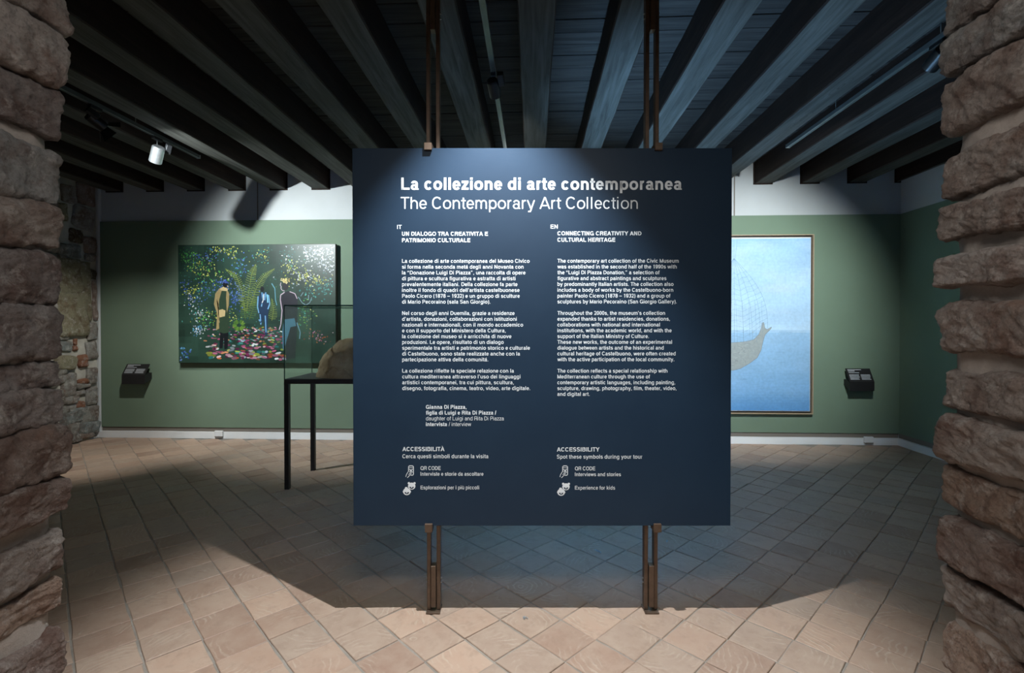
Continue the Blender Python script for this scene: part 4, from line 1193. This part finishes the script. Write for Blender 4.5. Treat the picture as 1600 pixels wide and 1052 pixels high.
# ---------------------------------------------------------------- wall label lecterns
def lectern(px0, px1, py_top, py_edge, py_bot, side, label):
    """side=+1: bracket shows on the right"""
    yf = D - 0.15
    a = at_y(px0, py_edge, yf); b = at_y(px1, py_edge, yf)
    cx = (a.x + b.x) / 2; w_ = b.x - a.x
    ze = a.z; zb_ = at_y(px0, py_bot, yf).z; zt_ = at_y(px0, py_top, yf + .09).z
    t = empty('label_lectern', (cx, D - .01, zb_)); tag(t, label, 'label stand')
    h0 = ze - zb_; h1 = zt_ - zb_; th = .006
    bm = bmesh.new()
    bm_box(bm, (-w_ / 2, -.14, 0), (w_ / 2, -.14 + th, h0), 0)
    vs = [bm.verts.new(q_) for q_ in ((-w_ / 2, -.14, h0), (w_ / 2, -.14, h0), (w_ / 2, -.05, h1), (-w_ / 2, -.05, h1), (-w_ / 2, -.14 + th, h0 - th), (w_ / 2, -.14 + th, h0 - th), (w_ / 2, -.05 + th, h1 - th), (-w_ / 2, -.05 + th, h1 - th))]
    for f in ((0, 1, 2, 3), (7, 6, 5, 4), (0, 4, 5, 1), (1, 5, 6, 2), (2, 6, 7, 3), (3, 7, 4, 0)): bm.faces.new([vs[i] for i in f])
    link('face_plate', mesh_from('face_plate', bm), M_black, t)
    # wedge bracket reaching back to the wall
    bm = bmesh.new(); hb = h0 * 1.12; hw = w_ / 2 - .012
    pr = [(-.134, 0.0), (-.001, hb * .45), (-.001, hb * 1.04), (-.05, hb * 1.04), (-.134, h0 * .86)]
    L_ = [bm.verts.new((-hw, yy, zz)) for yy, zz in pr]; Rr = [bm.verts.new((hw, yy, zz)) for yy, zz in pr]
    bm.faces.new(L_); bm.faces.new(list(reversed(Rr)))
    for i in range(5): bm.faces.new((L_[i], Rr[i], Rr[(i + 1) % 5], L_[(i + 1) % 5]))
    bmesh.ops.recalc_face_normals(bm, faces=bm.faces)
    link('bracket', mesh_from('bracket', bm), M_black, t)
    # printed lines, too small to read
    bm = bmesh.new(); rr_ = random.Random(4)
    def row(u0, u1, vv, tk):
        pts = []
        for u, dv in ((u0, -tk), (u1, -tk), (u1, tk), (u0, tk)):
            v_ = vv + dv
            pts.append(bm.verts.new((-w_ / 2 + u * w_, -.14 + .09 * v_ - .0012, h0 + (h1 - h0) * v_ + .0012)))
        bm.faces.new(pts)
    row(.06, .62, .90, .025); row(.06, .34, .80, .025); row(.06, .5, .68, .02)
    for i in range(5):
        row(.06, .47 - rr_.uniform(0, .05), .52 - i * .085, .02); row(.53, .92 - rr_.uniform(0, .05), .52 - i * .085, .02)
    link('printed_text', mesh_from('printed_text', bm), M_print, t)
    return t
lectern(189.5, 225.5, 569, 586, 600.5, 1, 'small black wall mounted label stand left of the garden canvas')
lectern(1328.5, 1367, 576, 597, 611, -1, 'small black wall mounted label stand right of the blue sea picture')

# white socket boxes low on the back wall
for px, lab in ((341, 'small white socket box on the baseboard below the garden canvas'), (1358.5, 'small white socket box on the baseboard below the right label stand')):
    a = at_y(px, 679, D - .05)
    t = empty('socket_box', (a.x, D - .034, zb - .055)); tag(t, lab, 'socket', 'socket boxes on the baseboard')
    box('housing', (-.055, -.03, 0), (.055, .0, .075), M_base, t, .004)
    box('lower_lip', (-.05, -.034, -.006), (.05, -.0, -.0005), M_taupe, t, .001)

# ---------------------------------------------------------------- tracks and lamps
def track(x, y0, y1, label, z=ZC + 0.005):
    t = empty('lighting_track', (x, (y0 + y1) / 2, z)); tag(t, label, 'lighting track')
    L_ = (y1 - y0) / 2
    bm = bmesh.new()
    bm_box(bm, (-.018, -L_, 0.006), (.018, L_, .034), 0, .001)
    bm_box(bm, (-.018, -L_, 0), (-.011, L_, .006), 0); bm_box(bm, (.011, -L_, 0), (.018, L_, .006), 0)
    link('rail', mesh_from('rail', bm), M_track, t)
    box('end_cap', (-.02, L_, -.001), (.02, L_ + .012, .036), M_track, t)
    yy = -L_ + .3
    while yy < L_:
        cyl('hanger_rod', (0, yy, .034), (0, yy, ZP - z + .002), .003, M_track, t, 8); yy += 1.1
    return t
track(XT_L, 1.9, 5.25, 'grey metal lighting track under the beams at the left')
track(XT_C, 1.75, 6.1, 'pale metal lighting track running back above the navy panel')
track(XT_R, 1.9, 5.2, 'thin bright lighting track under the beams at the right')

def lamp(name, x, y, target, label, mat, drop=.09, r_=.043, L_=.13, power=0, size=50, blend=.6, radius=.02, flaps=False, color=(1, 1, 1), group=None):
    zt_ = ZC + .004
    t = empty(name, (x, y, zt_)); tag(t, label, 'spotlight', group)
    box('adapter', (-.017, -.055, -.028), (.017, .055, -.0005), M_lamp, t, .002)
    cyl('stem', (0, 0, -.028), (0, 0, -drop), .005, mat, t, 8)
    piv = Vector((0, 0, -drop - r_ * .8))
    aim = (Vector(target) - (Vector((x, y, zt_)) + piv)).normalized()
    a = piv - aim * L_ * .45; b = piv + aim * L_ * .55
    # body as an open tube with wall thickness
    bm = bmesh.new()
    q_ = aim.to_track_quat('Z', 'Y').to_matrix(); seg = 28
    rings = [(a, r_ * .82), (a + aim * .012, r_), (b, r_), (b, r_ * .9), (b - aim * .035, r_ * .88)]
    rv = []
    for c_, rad in rings:
        rv.append([bm.verts.new(c_ + q_ @ Vector((cos(2 * pi * i / seg) * rad, sin(2 * pi * i / seg) * rad, 0))) for i in range(seg)])
    for k in range(len(rv) - 1):
        for i in range(seg): bm.faces.new((rv[k][i], rv[k][(i + 1) % seg], rv[k + 1][(i + 1) % seg], rv[k + 1][i]))
    bm.faces.new(list(reversed(rv[0])))
    link('housing', mesh_from('housing', bm), mat, t)
    bm = bmesh.new(); c_ = b - aim * .034
    bm.faces.new([bm.verts.new(c_ + q_ @ Vector((cos(2 * pi * i / seg) * r_ * .87, sin(2 * pi * i / seg) * r_ * .87, 0))) for i in range(seg)])
    link('lens', mesh_from('lens', bm), M_lens if power else M_lamp, t)
    # driver box beside the body
    side = aim.cross(Vector((0, 0, 1))).normalized(); up = side.cross(aim).normalized()
    bm = bmesh.new(); bm_box(bm, (-.022, -.045, -.022), (.022, .045, .022), 0, .003)
    mt = Matrix((side, aim, up)).transposed().to_4x4()
    bm.transform(Matrix.Translation(a + up * 0.0 + side * (r_ + .022)) @ mt)
    link('driver_box', mesh_from('driver_box', bm), M_lamp, t)
    if flaps:
        for k in range(4):
            aa = k * pi / 2 + pi / 4
            d1 = q_ @ Vector((cos(aa), sin(aa), 0)); d2 = q_ @ Vector((-sin(aa), cos(aa), 0))
            bm = bmesh.new()
            e0 = b + d1 * r_; e1 = b + aim * .055 + d1 * (r_ + .062)
            bm.faces.new([bm.verts.new(v_) for v_ in (e0 - d2 * r_ * .8, e0 + d2 * r_ * .8, e1 + d2 * .062, e1 - d2 * .062)])
            bmesh.ops.solidify(bm, geom=bm.faces[:], thickness=.0015)
            link('barn_door', mesh_from('barn_door', bm), M_lamp, t)
    if power:
        sp = spot('bulb', Vector((x, y, zt_)) + b + aim * .002, target, power, size, blend, radius, color)
        sp.parent = t; sp.matrix_parent_inverse = Matrix.Translation((x, y, zt_)).inverted()
    return t

COOL = (0.92, 0.98, 1.0)
# above the panel, in front of it
pl0 = W(-0.06, 2.04, 3.25)
lamp('spotlight', XT_C + .10, pl0.y, tuple(W(-0.10, 2.34, 0.0)), 'black spotlight above the front of the navy panel', M_lamp, drop=.06, power=460, size=75, blend=.6, radius=.012, color=(0.93, .97, 1))
# behind the panel
lamp('spotlight', XT_C + .0, 3.62, (0.1, D, 1.7), 'black track spotlight with side box seen above the top of the navy panel', M_lamp, drop=.05, power=330, size=84, blend=.8, radius=.02, color=COOL)
lamp('spotlight', XT_C + .0, 5.45, tuple(W(0.38, 2.56, 1.62)), 'added unseen track spotlight behind the panel and aimed at its back', M_lamp, drop=.05, power=4200, size=27, blend=.5, radius=.02, color=(.55, .78, 1))  # lamp added out of view for the blue light off the panel's back
# small unseen uplight, added behind the panel to tint the right beams blue
up = empty('added_uplight', W(0.75, 4.3, 0.0), TH); tag(up, 'small added uplight, unseen on the floor behind the navy panel', 'lamp')
cyl('base', (0, 0, 0.001), (0, 0, .02), .07, M_lamp, up, 24); cyl('housing', (0, 0, .02), (0, 0, .16), .04, M_lamp, up, 24)
cyl('lens', (0, 0, .1601), (0, 0, .163), .036, M_lens, up, 24)
spot('bulb', W(0.75, 4.3, .17), tuple(W(1.85, 4.1, 3.3)), 620, 62, .6, .04, (.30, .60, 1))
# left track
lamp('spotlight', XT_L, 3.98, (-2.7, D, 1.75), 'black spotlight with open barn doors near the left stone jamb', M_lamp, drop=.08, r_=.045, power=530, size=98, blend=.85, radius=.02, flaps=True, color=COOL)
lamp('spotlight', XT_L, 4.66, (-5.5, 5.9, 0.3), 'silver cylinder spotlight hanging from the left track', M_chrome, drop=.11, r_=.055, L_=.16, power=230, size=70, blend=.8, radius=.02, color=(1, .97, .92))
# right track
lamp('spotlight', XT_R, 3.32, (2.5, D, 1.75), 'black spotlight on the right track beside the right stone jamb', M_lamp, drop=.06, r_=.05, power=650, size=72, blend=.8, radius=.02, color=COOL)

# ---------------------------------------------------------------- scraps on the floor
def scrap(px, py, size, lab, seed):
    dd = F * CAMZ / (py - 511); loc = W((px - 800) / F * dd, dd, 0.004)
    r_ = random.Random(seed); bm = bmesh.new(); prev = None
    for k in range(4):
        c_ = Vector((r_.uniform(-1, 1), r_.uniform(-1, 1), 0)) * size
        a_ = r_.uniform(0, pi); u = Vector((cos(a_), sin(a_), r_.uniform(0, .5))) * size * .9; w2 = Vector((-sin(a_), cos(a_), r_.uniform(-.2, .3))) * size * .35
        zz = Vector((0, 0, size * .4))
        bm.faces.new([bm.verts.new(q_) for q_ in (c_ - u - w2, c_ + u - w2 + zz, c_ + u + w2 + zz * .5, c_ - u + w2)])
    bmesh.ops.solidify(bm, geom=bm.faces[:], thickness=.001)
    zmin = min(v_.co.z for v_ in bm.verts)
    for v_ in bm.verts: v_.co.z -= zmin
    o = link('paper_scrap', mesh_from('paper_scrap', bm), M_print); o.location = (loc.x, loc.y, .0035)
    tag(o, lab, 'scrap', 'paper scraps on the tiles')
scrap(935, 866, .014, 'pale crumpled paper scrap on dark tiles behind the panel', 1)
scrap(1042, 849, .009, 'tiny pale paper scrap right of the right post', 2)
scrap(821, 970, .008, 'tiny grey paper scrap on lit tiles in front of the panel', 3)
